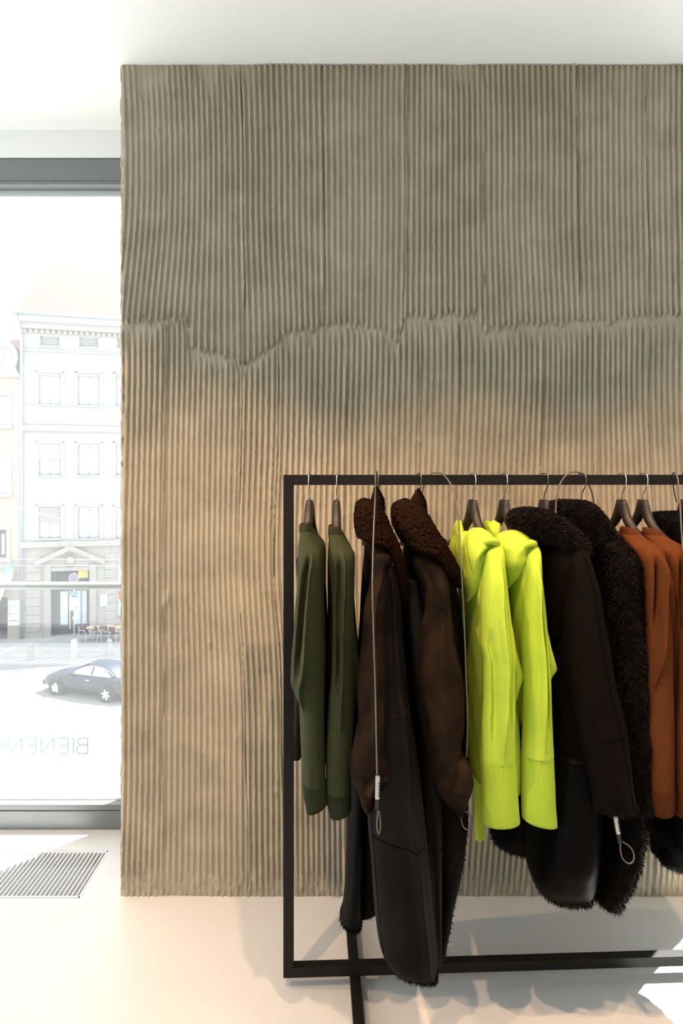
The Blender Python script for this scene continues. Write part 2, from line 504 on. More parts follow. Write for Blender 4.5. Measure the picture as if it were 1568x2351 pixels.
def build_wall():
    core = MB().box(WL + .004, WR, WALL_Y + .012, OUT_Y, 0, CEIL).build('wall_back', M['plaster'], label='ribbed clay plaster wall block behind the clothes rack', cat='wall', kind='structure')
    x = np.concatenate([np.arange(276, 1638.5, 1.18)])
    y = np.linspace(150.2, 2057, 430)
    gx, gy = np.meshgrid(x, y)
    h = plaster_height(gx, gy)
    # lumps of clay dragged up by the comb
    rs = np.random.default_rng(5)
    spots = [(rs.uniform(285, 1560), rs.uniform(170, 2040), rs.uniform(2, 4.5), rs.uniform(.0015, .0045)) for _ in range(150)]
    spots += [(363, 302, 5, .009), (375, 260, 4, .006), (478, 262, 6, .006), (537, 275, 4, .006), (588, 692, 6, .008), (390, 228, 3.5, .005), (288, 238, 3.5, .006),
              (400, 218, 4, .006), (735, 905, 5, .006), (962, 1012, 6, .009), (387, 1365, 8, .007), (384, 1380, 7, .006), (482, 1475, 4, .006), (1165, 812, 6, .004),
              (633, 1815, 5, .007), (545, 1690, 5, .006), (600, 2000, 6, .006), (540, 2030, 6, .006), (520, 340, 3, .004), (748, 905, 4, .005), (1107, 205, 5, .006)]
    for bx, by, r, a in spots:
        i0, i1 = np.searchsorted(y, by - 6 * r), np.searchsorted(y, by + 6 * r)
        j0, j1 = np.searchsorted(x, bx - 4 * r), np.searchsorted(x, bx + 4 * r)
        sx, sy = gx[i0:i1, j0:j1], gy[i0:i1, j0:j1]
        h[i0:i1, j0:j1] += a * np.exp(-((sx - bx) / r) ** 2 - ((sy - by) / (1.5 * r)) ** 2)
    edge = sstep(7, 0, gx - 276 + 2.5 * vnoise(gx * 0, gy / 14, 51))
    h = h * (1 - edge) - .006 * edge + edge * .003 * vnoise(gx * 0 + .3, gy / 6, 52)
    X = (gx - CX) / FPX * WALL_Y
    X[:, 0] += .0022 * vnoise(y / 18, y * 0, 53) + .0012 * vnoise(y / 5, y * 0, 54)
    Z = CEIL * (2057 - gy) / (2057 - 150.2)
    Y = WALL_Y - h
    # side return column
    X = np.concatenate([X[:, :1] + .0015, X], axis=1)
    Z = np.concatenate([Z[:, :1], Z], axis=1)
    Y = np.concatenate([np.full_like(Y[:, :1], WALL_Y + .05), Y], axis=1)
    V = np.stack([X, Y, Z], -1).reshape(-1, 3)
    nr, nc = X.shape
    i = (np.arange(nr - 1)[:, None] * nc + np.arange(nc - 1)[None, :]).ravel()
    F = np.stack([i, i + nc, i + nc + 1, i + 1], -1)
    raw_mesh('plaster_coat', V, F, M['plaster'], core, True, label='combed clay coat with wavy vertical ribs')


build_wall()


# ---- windows
def window(name, x0, x1, label, bars=True):
    r = thing(name, label, 'window', (x0, WIN_Y, 0), kind='structure')
    MB().box(x0, x1, WIN_Y, 2.93, 2.726, 2.835).box(x0, x1, WIN_Y + .008, 2.93, 2.835, 2.845).build('head_frame', M['frame'], r, bevel=.002)
    MB().box(x0, x1, WIN_Y - .001, WIN_Y + .004, 2.7415, 2.743).build('head_groove', M['bdark'], r)
    MB().box(x0, x1, WIN_Y, 2.93, .002, .078).box(x0, x1, WIN_Y + .003, 2.93, .080, .104).build('sill_frame', M['frame'], r, bevel=.002)
    MB().box(x0, x1, 2.90, 2.985, .100, .112).build('glazing_bead', M['alu'], r)
    MB().box(x0 + .002, x1 - .002, 2.908, 2.914, .105, 2.73).build('glass_pane', M['glass'], r)
    MB().box(x0, x1, 2.914, 2.985, 2.70, 2.728).build('head_bead', M['alu'], r)
    rr = MB()
    rr.tube([(x0, 3.0, 1.008), (x1, 3.0, 1.008)], .017, 16, r2=.017, up=(0, 0, 1))
    rr.build('handrail', M['rail'], r, smooth=True)
    n = max(1, int((x1 - x0) / 1.2))
    for k in range(1, n + 1):
        xx = x0 + (x1 - x0) * (k - .45) / n
        if x1 < 0:
            xx = min(xx, -1.62 - .8 * (n - k))
        MB().box(xx - .012, xx + .012, 2.99, 3.014, .02, 1.0).build('railing_post', M['rail'], r)
    return r


window('window_1', ROOM_L, WL - .001, 'tall shop window with grey frame and handrail left of the ribbed wall')
window('window_2', WR, ROOM_R, 'tall window out of view beyond the right end of the ribbed wall')

# lettering on the glass, read from the street so mirrored from inside
def letter_strokes(ch):
    H, W = 1.0, .62
    return {'B': [[(0, 0), (0, 1)], [(0, 1), (.35, 1), (.52, .92), (.56, .78), (.52, .62), (.35, .54), (0, .54)], [(.35, .54), (.55, .46), (.62, .28), (.55, .08), (.36, 0), (0, 0)]],
            'I': [[(0, 0), (0, 1)]],
            'E': [[(.56, 0), (0, 0), (0, 1), (.56, 1)], [(0, .52), (.5, .52)]],
            'N': [[(0, 0), (0, 1), (.70, 0), (.70, 1)]],
            'K': [[(0, 0), (0, 1)], [(.58, 1), (0, .42)], [(.2, .58), (.62, 0)]]}[ch]


LY, CH = 2.902, 36 / FPX * 2.902
let = thing('glass_lettering', 'pale capital lettering on the lower window glass seen from behind', 'lettering', tuple(px(100, 1730, LY)))
for ch, xr in zip('BIENENK', (201, 168.5, 156, 123, 83, 50, 13)):
    wdt = 38 * .62
    m_ = MB()
    for st in letter_strokes(ch):
        for a, b in zip(st, st[1:]):
            pa, pb = px(xr - a[0] * 40, 1730 - a[1] * 36, LY), px(xr - b[0] * 40, 1730 - b[1] * 36, LY)
            d = (pb - pa)
            L = d.length
            d.normalize()
            sd_ = d.cross(Vector((0, 1, 0))) * .0038
            nb = len(m_.v)
            lift = Vector((0, -.0002 * (nb // 4), 0))
            m_.v += [tuple(lift + q_) for q_ in (pa - sd_, pb - sd_, pb + sd_, pa + sd_)]
            m_.f.append((nb, nb + 1, nb + 2, nb + 3))
    m_.build('letter', M['letters'], let)

# ---- floor convector grille
g = thing('floor_convector', 'floor grille with parallel white slats set in the floor by the window', 'floor grille', (GX1, GY0, 0))
MB().box(GX0, GX1, GY0 + .004, GY0 + .012, -.12, 0.0005).box(GX0, GX1, GY1 - .012, GY1 - .004, -.12, 0.0005).box(GX1 - .006, GX1 - .001, GY0 + .004, GY1 - .004, -.12, .0005).build('edge_frame', M['alu'], g)
MB().box(GX0, GX1 - .006, GY0 + .012, GY1 - .012, -.128, -.105).box(GX0, GX1 - .012, GY0 + .05, GY1 - .07, -.10, -.024).build('convector_duct', M['duct'], g)
for yy in (GY0 + .028, GY1 - .055):
    MB().box(GX0, GX1 - .006, yy, yy + .012, -.034, -.019).build('support_bar', M['black'], g)
slat = None
k = 0
xx = GX1 - .0165
while xx > GX0 + .01:
    if slat is None:
        slat = MB().box(xx - .0022, xx + .0022, GY0 + .012, GY1 - .012, -.018, .0002).build('slat', M['alu'], g)
    else:
        c = slat.copy()
        COL.objects.link(c)
        c.parent = g
        c.location.x = -.0165 * k
    k += 1
    xx -= .0165

# ------------------------------------------------------------------ lamps of the shop
def spotlight(name, loc, target, energy, size, blend, col, label, rad=.016):
    loc, target = Vector(loc), Vector(target)
    d = (target - loc).normalized()
    r = thing(name, label, 'spotlight', tuple(loc), group='ceiling spotlights of the shop')
    MB().cyl((loc.x, loc.y, CEIL - .02), (0, 0, 1), .05, .0195, 20).build('ceiling_mount', M['spot'], r, smooth=False)
    MB().tube([(loc.x, loc.y, CEIL - .02), loc - d * .06], .006, 8).build('stem', M['spot'], r)
    MB().cyl(loc - d * .13, d, .04, .12, 24).build('housing', M['spot'], r)
    l = bpy.data.lights.new('spot_beam', 'SPOT')
    l.energy, l.spot_size, l.spot_blend, l.color, l.shadow_soft_size = energy, math.radians(size), blend, col, rad
    o = bpy.data.objects.new('spot_beam', l)
    COL.objects.link(o)
    o.parent = r
    o.rotation_euler = d.to_track_quat('-Z', 'Y').to_euler()
    o.location = d * .012


WARM = (1.0, .63, .36)
spotlight('ceiling_spotlight', (-.62, 1.15, 2.80), (-.30, 2.05, 0), 104, 72, .6, WARM, 'ceiling spotlight above the left of the rack')
spotlight('ceiling_spotlight', (.18, 1.15, 2.80), (.55, 2.05, 0), 104, 72, .6, WARM, 'ceiling spotlight above the middle of the rack')
spotlight('ceiling_spotlight', (1.05, 1.15, 2.80), (1.35, 2.05, 0), 98, 72, .6, WARM, 'ceiling spotlight above the right of the rack')
spotlight('ceiling_spotlight', (-1.75, 2.0, 2.80), (.45, 1.75, 0), 90, 52, .3, WARM, 'ceiling spotlight near the window beam')

# ------------------------------------------------------------------ clothes rack
RYAW = math.radians(2.35)
RD = Vector((math.cos(RYAW), math.sin(RYAW), 0))          # along the rail
RN = Vector((-math.sin(RYAW), math.cos(RYAW), 0))         # away from the viewer
R0 = Vector((-.1705, 1.985, 0))                           # outer left corner axis
T = .015
RL = 1.86
UPV = Vector((0, 0, 1))


def rail_at(xp):
    """point on the rail axis seen at pixel column xp"""
    kx = (xp - CX) / FPX
    s = (kx * R0.y - R0.x) / (RD.x - kx * RD.y)
    return R0 + RD * s


rk = thing('clothes_rack', 'black square-tube clothes rack standing in front of the ribbed wall', 'clothes rack', (R0.x, R0.y, 0))
for s in (T, RL - T):
    MB().obox(R0 + RD * s + UPV * .765, RD, RN, UPV, T, T, .735).build('post', M['rack'], rk, bevel=.0015)
MB().obox(R0 + RD * RL / 2 + UPV * 1.485, RD, RN, UPV, RL / 2 - 2 * T, T, T).build('hanging_rail', M['rack'], rk, bevel=.0015)
MB().obox(R0 + RD * RL / 2 + UPV * .045, RD, RN, UPV, RL / 2 - 2 * T, T, T).build('bottom_rail', M['rack'], rk, bevel=.0015)
for s in (.21, RL - .21):
    MB().obox(R0 + RD * s + UPV * .0152, RD, RN, UPV, T, .34, .0148).build('foot', M['rack'], rk, bevel=.0015)


# ------------------------------------------------------------------ hangers
def hanger(xp, label, yaw=13, steel=True, z0=1.4235):
    c = rail_at(xp)
    c.z = 0
    a = math.radians(yaw)
    u = Vector((math.sin(a), -math.cos(a), 0))      # towards the viewer
    q = Vector((math.cos(a), math.sin(a), 0))
    r = thing('clothes_hanger', label, 'hanger', (c.x, c.y, 1.3), group='wooden hangers on the rack')
    P = lambda uu, z, nn=0: c + u * uu + q * nn + UPV * z
    MB().tube([P(*p) for p in ((-.020, 1.478), (-.0225, 1.489), (-.018, 1.499), (-.009, 1.5035), (0, 1.5045), (.010, 1.5035), (.019, 1.498), (.0225, 1.488), (.0215, 1.474), (.014, 1.459), (.004, 1.447), (0, 1.436), (0, z0 - .006))],
              .0017, 8).build('hook', M['steel'] if steel else M['darksteel'], r, smooth=True)
    m = MB()
    for s in (1, -1):
        pts = [(.004, z0), (.006, z0 - .012), (.014, z0 - .035), (.028, z0 - .058), (.052, z0 - .082), (.09, z0 - .106), (.13, z0 - .126), (.165, z0 - .144), (.172, z0 - .149)]
        m.tube([P(s * a_, z_) for a_, z_ in pts], [.016, .0175, .017, .0145, .0125, .011, .010, .009, .004], 14, True,
               [.009, .0115, .013, .013, .013, .0135, .0135, .012, .005], up=tuple(q))
    m.build('arms', M['wood'], r, smooth=True)
    return r


# ------------------------------------------------------------------ soft lofts
def pchip(t, y, q):
    t, y = np.asarray(t, float), np.asarray(y, float)
    h = np.diff(t)
    d = np.diff(y) / h
    m = np.zeros_like(y)
    if len(t) > 2:
        for i in range(1, len(t) - 1):
            if d[i - 1] * d[i] > 0:
                w1, w2 = 2 * h[i] + h[i - 1], h[i] + 2 * h[i - 1]
                m[i] = (w1 + w2) / (w1 / d[i - 1] + w2 / d[i])
    m[0], m[-1] = d[0], d[-1]
    i = np.clip(np.searchsorted(t, q, side='right') - 1, 0, len(h) - 1)
    s = (q - t[i]) / h[i]
    return ((1 + 2 * s) * (1 - s) ** 2) * y[i] + s * (1 - s) ** 2 * h[i] * m[i] + s * s * (3 - 2 * s) * y[i + 1] + s * s * (s - 1) * h[i] * m[i + 1]


LOFT = {}


def loft(name, rows, mat, parent, n=72, step=.007, pw=2.2, ridges=(), wr=(.003, 14, 4), ribs=None, cap=True, topcap=True, curl=None, slant=0.0, seed=0, label=None, ret=False):
    """rows: (y, xl, xr, depth, half_depth[, tilt]) - edges traced from the photograph at the garment's own distance"""
    R = np.array([list(r) + [0] * (6 - len(r)) for r in rows], float)
    t = np.concatenate([[0], np.cumsum(np.hypot(np.diff(R[:, 0]), .5 * np.diff((R[:, 1] + R[:, 2]) / 2)) + .5)])
    L = t[-1] / FPX * R[:, 3].mean()
    k = max(3, int(L / step))
    q = np.linspace(0, t[-1], k)
    C = np.stack([pchip(t, R[:, i], q) for i in range(6)], 1)
    ph = np.linspace(0, 2 * np.pi, n, endpoint=False)
    cs = np.sign(np.cos(ph)) * np.abs(np.cos(ph)) ** (2 / pw)
    sn = np.sign(np.sin(ph)) * np.abs(np.sin(ph)) ** (2 / pw)
    y, xl, xr, Yc, d, tl = [C[:, i][:, None] for i in range(6)]
    c_, s_ = cs[None, :], sn[None, :]
    if ribs:
        rib = 1 + ribs[1] * np.cos(ribs[0] * ph)[None, :]
    else:
        rib = 1
    hw = (xr - xl) / 2 / FPX * Yc
    cx = ((xl + xr) / 2 - CX) / FPX * Yc
    X = cx + hw * c_ * rib
    yy = y + tl / 2 * c_
    Z = CAMZ - (yy - HY) / FPX * Yc + 0 * c_
    Y = Yc + d * s_ * rib + slant * hw * c_
    front = sstep(-.05, .5, -s_)
    for rg in ridges:
        amp, wd, path = rg[:3]
        py, ps = [p[0] for p in path], [p[1] for p in path]
        sk = np.interp(y, py, ps)
        win = sstep(py[0] - 25, py[0] + 30, y) * sstep(py[-1] + 30, py[-1] - 110, y)
        if len(rg) > 3 and rg[3] == 'v':                      # crease with one steep side
            u_ = (c_ - sk) / wd
            prof = np.where(u_ < 0, np.exp(-u_ * u_), np.exp(-(u_ * 3) ** 2))
        else:
            prof = np.exp(-((c_ - sk) / wd) ** 2)
        Y = Y - amp * prof * front * win
    V = np.stack([X, Y, Z], -1)
    # outward directions
    out = np.stack([c_ / np.maximum(hw, .004), s_ / np.maximum(d, .004), np.zeros_like(X)], -1)
    out /= np.linalg.norm(out, axis=-1, keepdims=True) + 1e-9
    if wr and wr[0]:
        dsp = np.empty(X.shape)
        for i in range(k):
            for j in range(n):
                p = V[i, j]
                dsp[i, j] = mnoise.noise((p[0] * wr[1] + seed * 3.1, p[1] * wr[1], p[2] * wr[2] + seed)) + .45 * mnoise.noise((p[0] * wr[1] * 2.6, p[1] * wr[1] * 2.6 + seed, p[2] * wr[2] * 2.8))
        env = np.ones((k, 1))
        V = V + out * (dsp * wr[0])[..., None]
    if curl:
        dsp = np.empty(X.shape)
        for i in range(k):
            for j in range(n):
                p = V[i, j] * curl[1]
                dd = mnoise.voronoi(Vector(p) + Vector((seed, 0, 0)))[0]
                dsp[i, j] = (.45 - dd[0]) + .25 * mnoise.noise(p * 2.3)
        V = V + out * (dsp * curl[0])[..., None]
    rings = [V[i] for i in range(k)]
    if topcap:
        c0 = rings[0].mean(0)
        rings = [c0 + (rings[0] - c0) * .05 + np.array([0, 0, .003]), c0 + (rings[0] - c0) * .6 + np.array([0, 0, .002])] + rings
    if cap:
        c1 = rings[-1].mean(0)
        last = rings[-1]
        rings += [last * .9 + c1 * .1 + np.array([0, 0, .001]), last * .84 + c1 * .16 + np.array([0, 0, .012]), last * .75 + c1 * .25 + np.array([0, 0, .05]), last * .02 + c1 * .98 + np.array([0, 0, .06])]
    A = np.stack(rings)
    kk = A.shape[0]
    VV = A.reshape(-1, 3)
    i = np.arange(kk - 1)[:, None] * n
    j = np.arange(n)[None, :]
    j2 = (j + 1) % n
    F = np.stack([i + j, i + n + j, i + n + j2, i + j2], -1).reshape(-1, 4)
    o = raw_mesh(name, VV, F, mat, parent, True, label=label)
    LOFT[o.name] = (VV, F)
    if ret:
        return o, VV, F
    return o


def fur(name, VV, F, count, length, width, mat, parent, droop=.5, jit=.45, seed=0, zmin=None, zmax=None, mask=None):
    """hair strands grown as thin blades on a surface"""
    g_ = np.random.default_rng(seed + 100)
    a, b, c, d = (VV[F[:, i]] for i in range(4))
    nr = np.cross(c - a, d - b)
    ar = np.linalg.norm(nr, axis=1)
    ok = ar > 1e-10
    ctr = (a + b + c + d) / 4
    if mask is not None:
        ok &= mask(ctr)
    pr = np.where(ok, ar, 0)
    pr /= pr.sum()
    idx = g_.choice(len(F), count, p=pr)
    s, t_ = g_.random((count, 1)), g_.random((count, 1))
    P = a[idx] * (1 - s) * (1 - t_) + b[idx] * s * (1 - t_) + c[idx] * s * t_ + d[idx] * (1 - s) * t_
    N = nr[idx] / ar[idx][:, None]
    cm = VV.mean(0)
    # make sure the strands point outwards horizontally
    axis = P - np.array([cm[0], cm[1], 0])
    D = N + g_.normal(0, jit, (count, 3)) + np.array([0, 0, -droop])
    D /= np.linalg.norm(D, axis=1, keepdims=True)
    Ln = length * g_.uniform(.5, 1.2, (count, 1))
    side = np.cross(D, g_.normal(0, 1, (count, 3)))
    side /= np.linalg.norm(side, axis=1, keepdims=True) + 1e-9
    P = P - N * .001
    mid = P + D * Ln * .55
    tip = P + D * Ln + np.array([0, 0, -1]) * Ln * droop * .35
    v = np.stack([P - side * width, P + side * width, mid + side * width * .7, tip], 1).reshape(-1, 3)
    fidx = np.arange(count)[:, None] * 4 + np.array([[0, 1, 2, 3]])
    return raw_mesh(name, v, fidx, mat, parent, True, kind='stuff')


def seam(name, pts, Y, parent, mat, r=.0012):
    MB().tube([px(x, y, Y) for x, y in pts], r, 6).build(name, mat, parent, smooth=True)


def seam_on(name, target_rows, ys, s_of_y, mat, parent, r=.0011, off=-.0004):
    """thread line lying on the front of a loft: at rows ys, lateral position s (-1..1)"""
    R = np.array([list(x) + [0] * (6 - len(x)) for x in target_rows], float)
    pts = []
    for y, s in zip(ys, s_of_y):
        xl, xr, Yc, d = [np.interp(y, R[:, 0], R[:, i]) for i in (1, 2, 3, 4)]
        hw = (xr - xl) / 2 / FPX * Yc
        cxx = ((xl + xr) / 2 - CX) / FPX * Yc
        ss = (max(0, 1 - abs(s) ** 2.2)) ** (1 / 2.2)
        pts.append(Vector((cxx + hw * s, Yc - d * ss - off, CAMZ - (y - HY) / FPX * Yc)))
    if parent.name in LOFT:
        VV, F = LOFT[parent.name]
        tree = BVHTree.FromPolygons([tuple(v) for v in VV], [tuple(int(i) for i in q_) for q_ in F])
        P2 = []
        for a_, b_ in zip(pts, pts[1:]):
            P2 += [a_.lerp(b_, k_ / 6) for k_ in range(6)]
        P2.append(pts[-1])
        pts = []
        for p in P2:
            hit = tree.ray_cast(Vector((p.x, p.y - .3, p.z)), Vector((0, 1, 0)), .5)
            if hit[0] is not None:
                pts.append(hit[0] + Vector((0, -.0002, 0)))
        if len(pts) < 2:
            return
    MB().tube(pts, r, 6).build(name, mat, parent, smooth=True)


# ------------------------------------------------------------------ olive sweaters
def olive_sweater(x0, lab, body, neck, sleeve, cuff, far, farcuff, seed, ridges):
    r = thing('knit_sweater', lab, 'sweater', tuple(px(x0, 1330, 1.95)), group='olive sweaters on the rack')
    loft('body', body, M['green'], r, n=80, wr=(.004, 10, 3), seed=seed)
    loft('neck_rib', neck, M['greenrib'], r, n=160, step=.004, wr=(.0008, 30, 30), ribs=(22, .035), topcap=False, cap=False, seed=seed)
    s = loft('sleeve', sleeve, M['green'], r, n=110, step=.006, wr=(.0022, 22, 5), ridges=ridges, seed=seed + 1, cap=False)
    loft('cuff', cuff, M['greenrib'], s, n=240, step=.006, wr=(.001, 20, 8), ribs=(34, .022), seed=seed + 2, topcap=False)
    s = loft('sleeve', far, M['green'], r, n=64, wr=(.002, 20, 6), seed=seed + 3, cap=False)
    loft('cuff', farcuff, M['greenrib'], s, n=160, wr=(.0006, 20, 8), ribs=(22, .03), seed=seed + 4, topcap=False)
    return r


hanger(711, 'dark wooden hanger with steel hook holding the leftmost olive sweater', -6)
g1 = olive_sweater(
    711, 'olive green knit sweater hanging first from the rack\'s left post',
    body=[(1205, 700, 714, 1.98, .03), (1225, 694, 726, 1.98, .09), (1253, 690, 745, 1.98, .155), (1275, 689, 747, 1.98, .185), (1320, 688, 747, 1.98, .19), (1420, 686, 752, 1.98, .20), (1560, 688, 752, 1.98, .205), (1720, 694, 748, 1.98, .205), (1775, 697, 744, 1.98, .20)],
    neck=[(1200, 688, 712, 1.935, .030, -6), (1206, 687, 712, 1.93, .035, -4), (1222, 687, 714, 1.925, .045)],
    sleeve=[(1222, 688, 714, 1.90, .035), (1240, 687, 721, 1.875, .045), (1258, 687, 734, 1.845, .05), (1270, 687, 738, 1.83, .052), (1290, 686, 738.5, 1.82, .055), (1340, 683, 737.5, 1.81, .056), (1400, 679, 738.5, 1.80, .056), (1460, 674, 741, 1.795, .056), (1520, 669, 742.5, 1.79, .055), (1560, 667.5, 743, 1.79, .055), (1592, 678, 743, 1.79, .054), (1632, 695, 743, 1.785, .052), (1700, 696, 744.5, 1.785, .05), (1796, 696, 748, 1.785, .046)],
    cuff=[(1794, 696, 748, 1.785, .045, -8), (1815, 698, 750, 1.785, .043, -14), (1851, 704, 752.5, 1.785, .040, -22)],
    far=[(1290, 690, 715, 2.14, .04), (1400, 678, 706, 2.16, .045), (1520, 669, 700, 2.16, .045), (1620, 667.5, 697, 2.16, .043), (1682, 667.5, 693, 2.16, .04)],
    farcuff=[(1680, 667.5, 693.5, 2.16, .039), (1736, 666.5, 691.5, 2.16, .036, 4)],
    seed=1, ridges=[(.040, .20, [(1275, .30), (1320, .12), (1420, -.05), (1530, -.15), (1620, -.75)], 'v'), (-.030, .22, [(1280, -.10), (1400, -.42), (1520, -.5), (1580, -.5)]), (.012, .18, [(1290, -.75), (1420, -.8), (1540, -.85)])])
m = MB()
a, b = px(684, 1268, 1.99), px(681.5, 1289, 2.0)
m.tube([a, (a + b) / 2 + Vector((.001, 0, 0)), b], .0018, 8)
tg = thing('hang_tag', 'small grey paper tag hanging beside the leftmost olive sweater', 'tag', tuple(px(683, 1330, 2.0)))
m.build('string', M['black'], tg, smooth=True)
MB().prism([tuple((px(x, y, 2.0).x, px(x, y, 2.0).z)) for x, y in ((677.5, 1286), (690, 1286), (693, 1345), (684, 1346))], 2.0, 2.001).build('card', M['tag'], tg)

hanger(772.5, 'dark wooden hanger with steel hook holding the second olive sweater', 2)
g2 = olive_sweater(
    772, 'olive green knit sweater hanging between the first olive sweater and a shearling coat',
    body=[(1212, 757, 782, 1.98, .03), (1235, 755, 795, 1.98, .10), (1262, 754, 808, 1.98, .16), (1290, 753, 812, 1.98, .19), (1350, 753, 812, 1.98, .19), (1450, 752, 818, 1.98, .20), (1520, 752, 824, 1.98, .2), (1600, 752, 818, 1.98, .205), (1720, 757, 808, 1.98, .205), (1780, 760, 804, 1.98, .20)],
    neck=[(1207, 755, 779, 1.935, .030, 4), (1213, 754, 781, 1.93, .036, 2), (1232, 754.5, 786, 1.925, .047, -4)],
    sleeve=[(1229, 755, 786, 1.90, .037), (1246, 756, 798, 1.87, .046), (1260, 757, 809, 1.845, .05), (1271, 758, 814, 1.83, .052), (1292, 762, 814.5, 1.82, .054), (1330, 766, 813.5, 1.815, .055), (1400, 763, 813, 1.81, .055), (1460, 762.5, 812, 1.80, .055), (1530, 760.5, 811.5, 1.80, .054), (1660, 751, 809.5, 1.795, .052), (1750, 747, 808, 1.79, .05), (1812, 748, 806, 1.79, .047)],
    cuff=[(1809, 748, 806, 1.79, .046, -6), (1835, 751, 805.8, 1.79, .044, -10), (1864, 757, 806, 1.79, .041, -14)],
    far=[(1300, 760, 785, 2.14, .04), (1420, 756, 783, 2.16, .045), (1600, 754, 780, 2.16, .043), (1690, 754, 780, 2.16, .04)],
    farcuff=[(1688, 754, 780, 2.16, .039), (1744, 754, 778, 2.16, .036, 4)],
    seed=6, ridges=[(.038, .22, [(1275, .15), (1340, .12), (1450, .0), (1560, .05), (1650, .1)], 'v'), (-.028, .24, [(1285, -.35), (1400, -.45), (1520, -.35), (1600, -.3)])])


# ------------------------------------------------------------------ shearling coats
def flap(name, apex, left, right, Y, parent, mat):
    """collar end standing up behind the hook: a curved triangular flap with a furry rim"""
    V, F, n, k = [], [], 14, 12
    for th in (0, 1):
        for i in range(k + 1):
            t_ = i / k
            pl = np.array(apex) * (1 - t_) + np.array(left) * t_ + np.array([-2.5, 0]) * math.sin(math.pi * t_)
            pr = np.array(apex) * (1 - t_) + np.array(right) * t_ + np.array([5, -3]) * math.sin(math.pi * t_)
            for j in range(n + 1):
                s = j / n
                p = pl * (1 - s) + pr * s
                yy = Y - .018 * math.sin(math.pi * s) * t_ + .012 * th
                V.append(tuple(px(p[0], p[1], yy)))
    m_ = (n + 1)
    for th in (0, 1):
        b_ = th * m_ * (k + 1)
        for i in range(k):
            for j in range(n):
                F.append((b_ + i * m_ + j, b_ + (i + 1) * m_ + j, b_ + (i + 1) * m_ + j + 1, b_ + i * m_ + j + 1))
    b_ = m_ * (k + 1)
    for i in range(k):
        F.append((i * m_, b_ + i * m_, b_ + (i + 1) * m_, (i + 1) * m_))
        F.append((i * m_ + n, (i + 1) * m_ + n, b_ + (i + 1) * m_ + n, b_ + i * m_ + n))
    mb = MB()
    mb.v, mb.f = V, F
    o = mb.build(name, mat, parent, smooth=True)
    # curly rim
    pts = []
    for i in range(k + 1):
        t_ = i / k
        pr = np.array(apex) * (1 - t_) + np.array(right) * t_ + np.array([5, -3]) * math.sin(math.pi * t_)
        pts.append(px(pr[0], pr[1], Y + .006))
    rim = MB().tube(pts, .0055, 10)
    rm = rim.build('shearling_rim', M['shear'], o, smooth=True)
    Vr = np.array([tuple(v) for v in rim.v])
    Fr = np.array([q_ for q_ in rim.f if len(q_) == 4])
    fur('rim_curls', Vr, Fr, 1500, .006, .0011, M['shear'], o, droop=.1, jit=.9, seed=3)
    return o


def sheet(name, outline, Y, thick, mat, parent, bulge=.0, nrow=30, ncol=24, curl=None, depth_lean=0.0, wrinkle=.003, seed=0, ret=False):
    """soft panel: outline = rows (y, xl, xr, Y) ; closed thin cushion with rounded edges"""
    R = np.array([(o_ + (Y,))[:4] if len(o_) == 3 else o_ for o_ in outline], float)
    rows = [(r_[0], r_[1], r_[2], r_[3], thick) for r_ in R]
    return loft(name, rows, mat, parent, n=ncol * 4, pw=3.2, wr=(wrinkle, 9, 5), curl=curl, seed=seed, ret=ret)


hanger(865, 'dark hanger with dark hook inside the first shearling coat', 10, False)
c1 = thing('shearling_coat', 'dark brown suede coat with curly collar, beside the olive sweaters', 'coat', tuple(px(865, 1600, 1.95)), group='long shearling coats on the rack')
c1_body = [(1236, 846, 880, 1.97, .05), (1262, 836, 892, 1.97, .12), (1300, 836, 900, 1.97, .14), (1380, 836, 908, 1.96, .15), (1480, 838, 916, 1.955, .15), (1600, 842, 926, 1.95, .15), (1750, 848, 944, 1.94, .15), (1870, 856, 956, 1.93, .15), (1980, 866, 964, 1.925, .14)]
c1_main = [(1300, 872, 908, 1.80, .03), (1380, 868, 922, 1.775, .035), (1480, 866, 929, 1.765, .04), (1600, 862, 940, 1.75, .045), (1750, 850, 961, 1.735, .05), (1870, 842, 975, 1.715, .052), (1960, 850, 984, 1.70, .055), (2060, 857, 991, 1.685, .057), (2140, 865, 997, 1.675, .058), (2188, 872, 1001, 1.665, .052, 26), (2222, 888, 1004, 1.66, .04, 34), (2242, 912, 1004, 1.66, .024, 18)]
loft('inner_body', c1_body, M['suede2'], c1, n=80, step=.012, wr=(.004, 9, 3), seed=10)
o, VV, F = loft('body', c1_main, M['suede2'], c1, n=110, step=.008, wr=(.006, 9, 2.2), seed=11, ret=True,
                ridges=[(.02, .2, [(1600, .55), (1800, .55), (2240, .72)], 'v'), (.012, .25, [(1320, .3), (1500, .4), (1700, .3)])])
fur('hem_fringe', VV, F, 1300, .008, .0006, M['fur'], o, droop=1.4, jit=.5, seed=12, mask=lambda c: c[:, 2] < (c[:, 2].min() + .025))
seam_on('seam', c1_main, np.linspace(1902, 1934, 14), np.linspace(-.9, .8, 14), M['thread'], o)
seam_on('seam', c1_main, [1632, 1628, 1622, 1620], [-.2, .2, .5, .85], M['suede'], o)
seam_on('seam', c1_main, np.linspace(1820, 2190, 12), [-.86] * 12, M['thread'], o, .0009)
c1_left = [(1250, 838, 856, 2.02, .08), (1300, 834, 858, 2.03, .10), (1420, 826, 860, 2.05, .11), (1600, 815, 860, 2.06, .11), (1800, 800, 846, 2.05, .10), (1900, 797, 838, 2.04, .09), (2000, 794, 832, 2.03, .085), (2080, 787, 829, 2.02, .07), (2106, 781.5, 827, 2.02, .055, 18), (2118, 785, 825, 2.02, .035, 18)]
o, VV, F = loft('back_panel', c1_left, M['suede2'], c1, n=90, step=.008, wr=(.005, 9, 2.2), seed=13, ret=True)
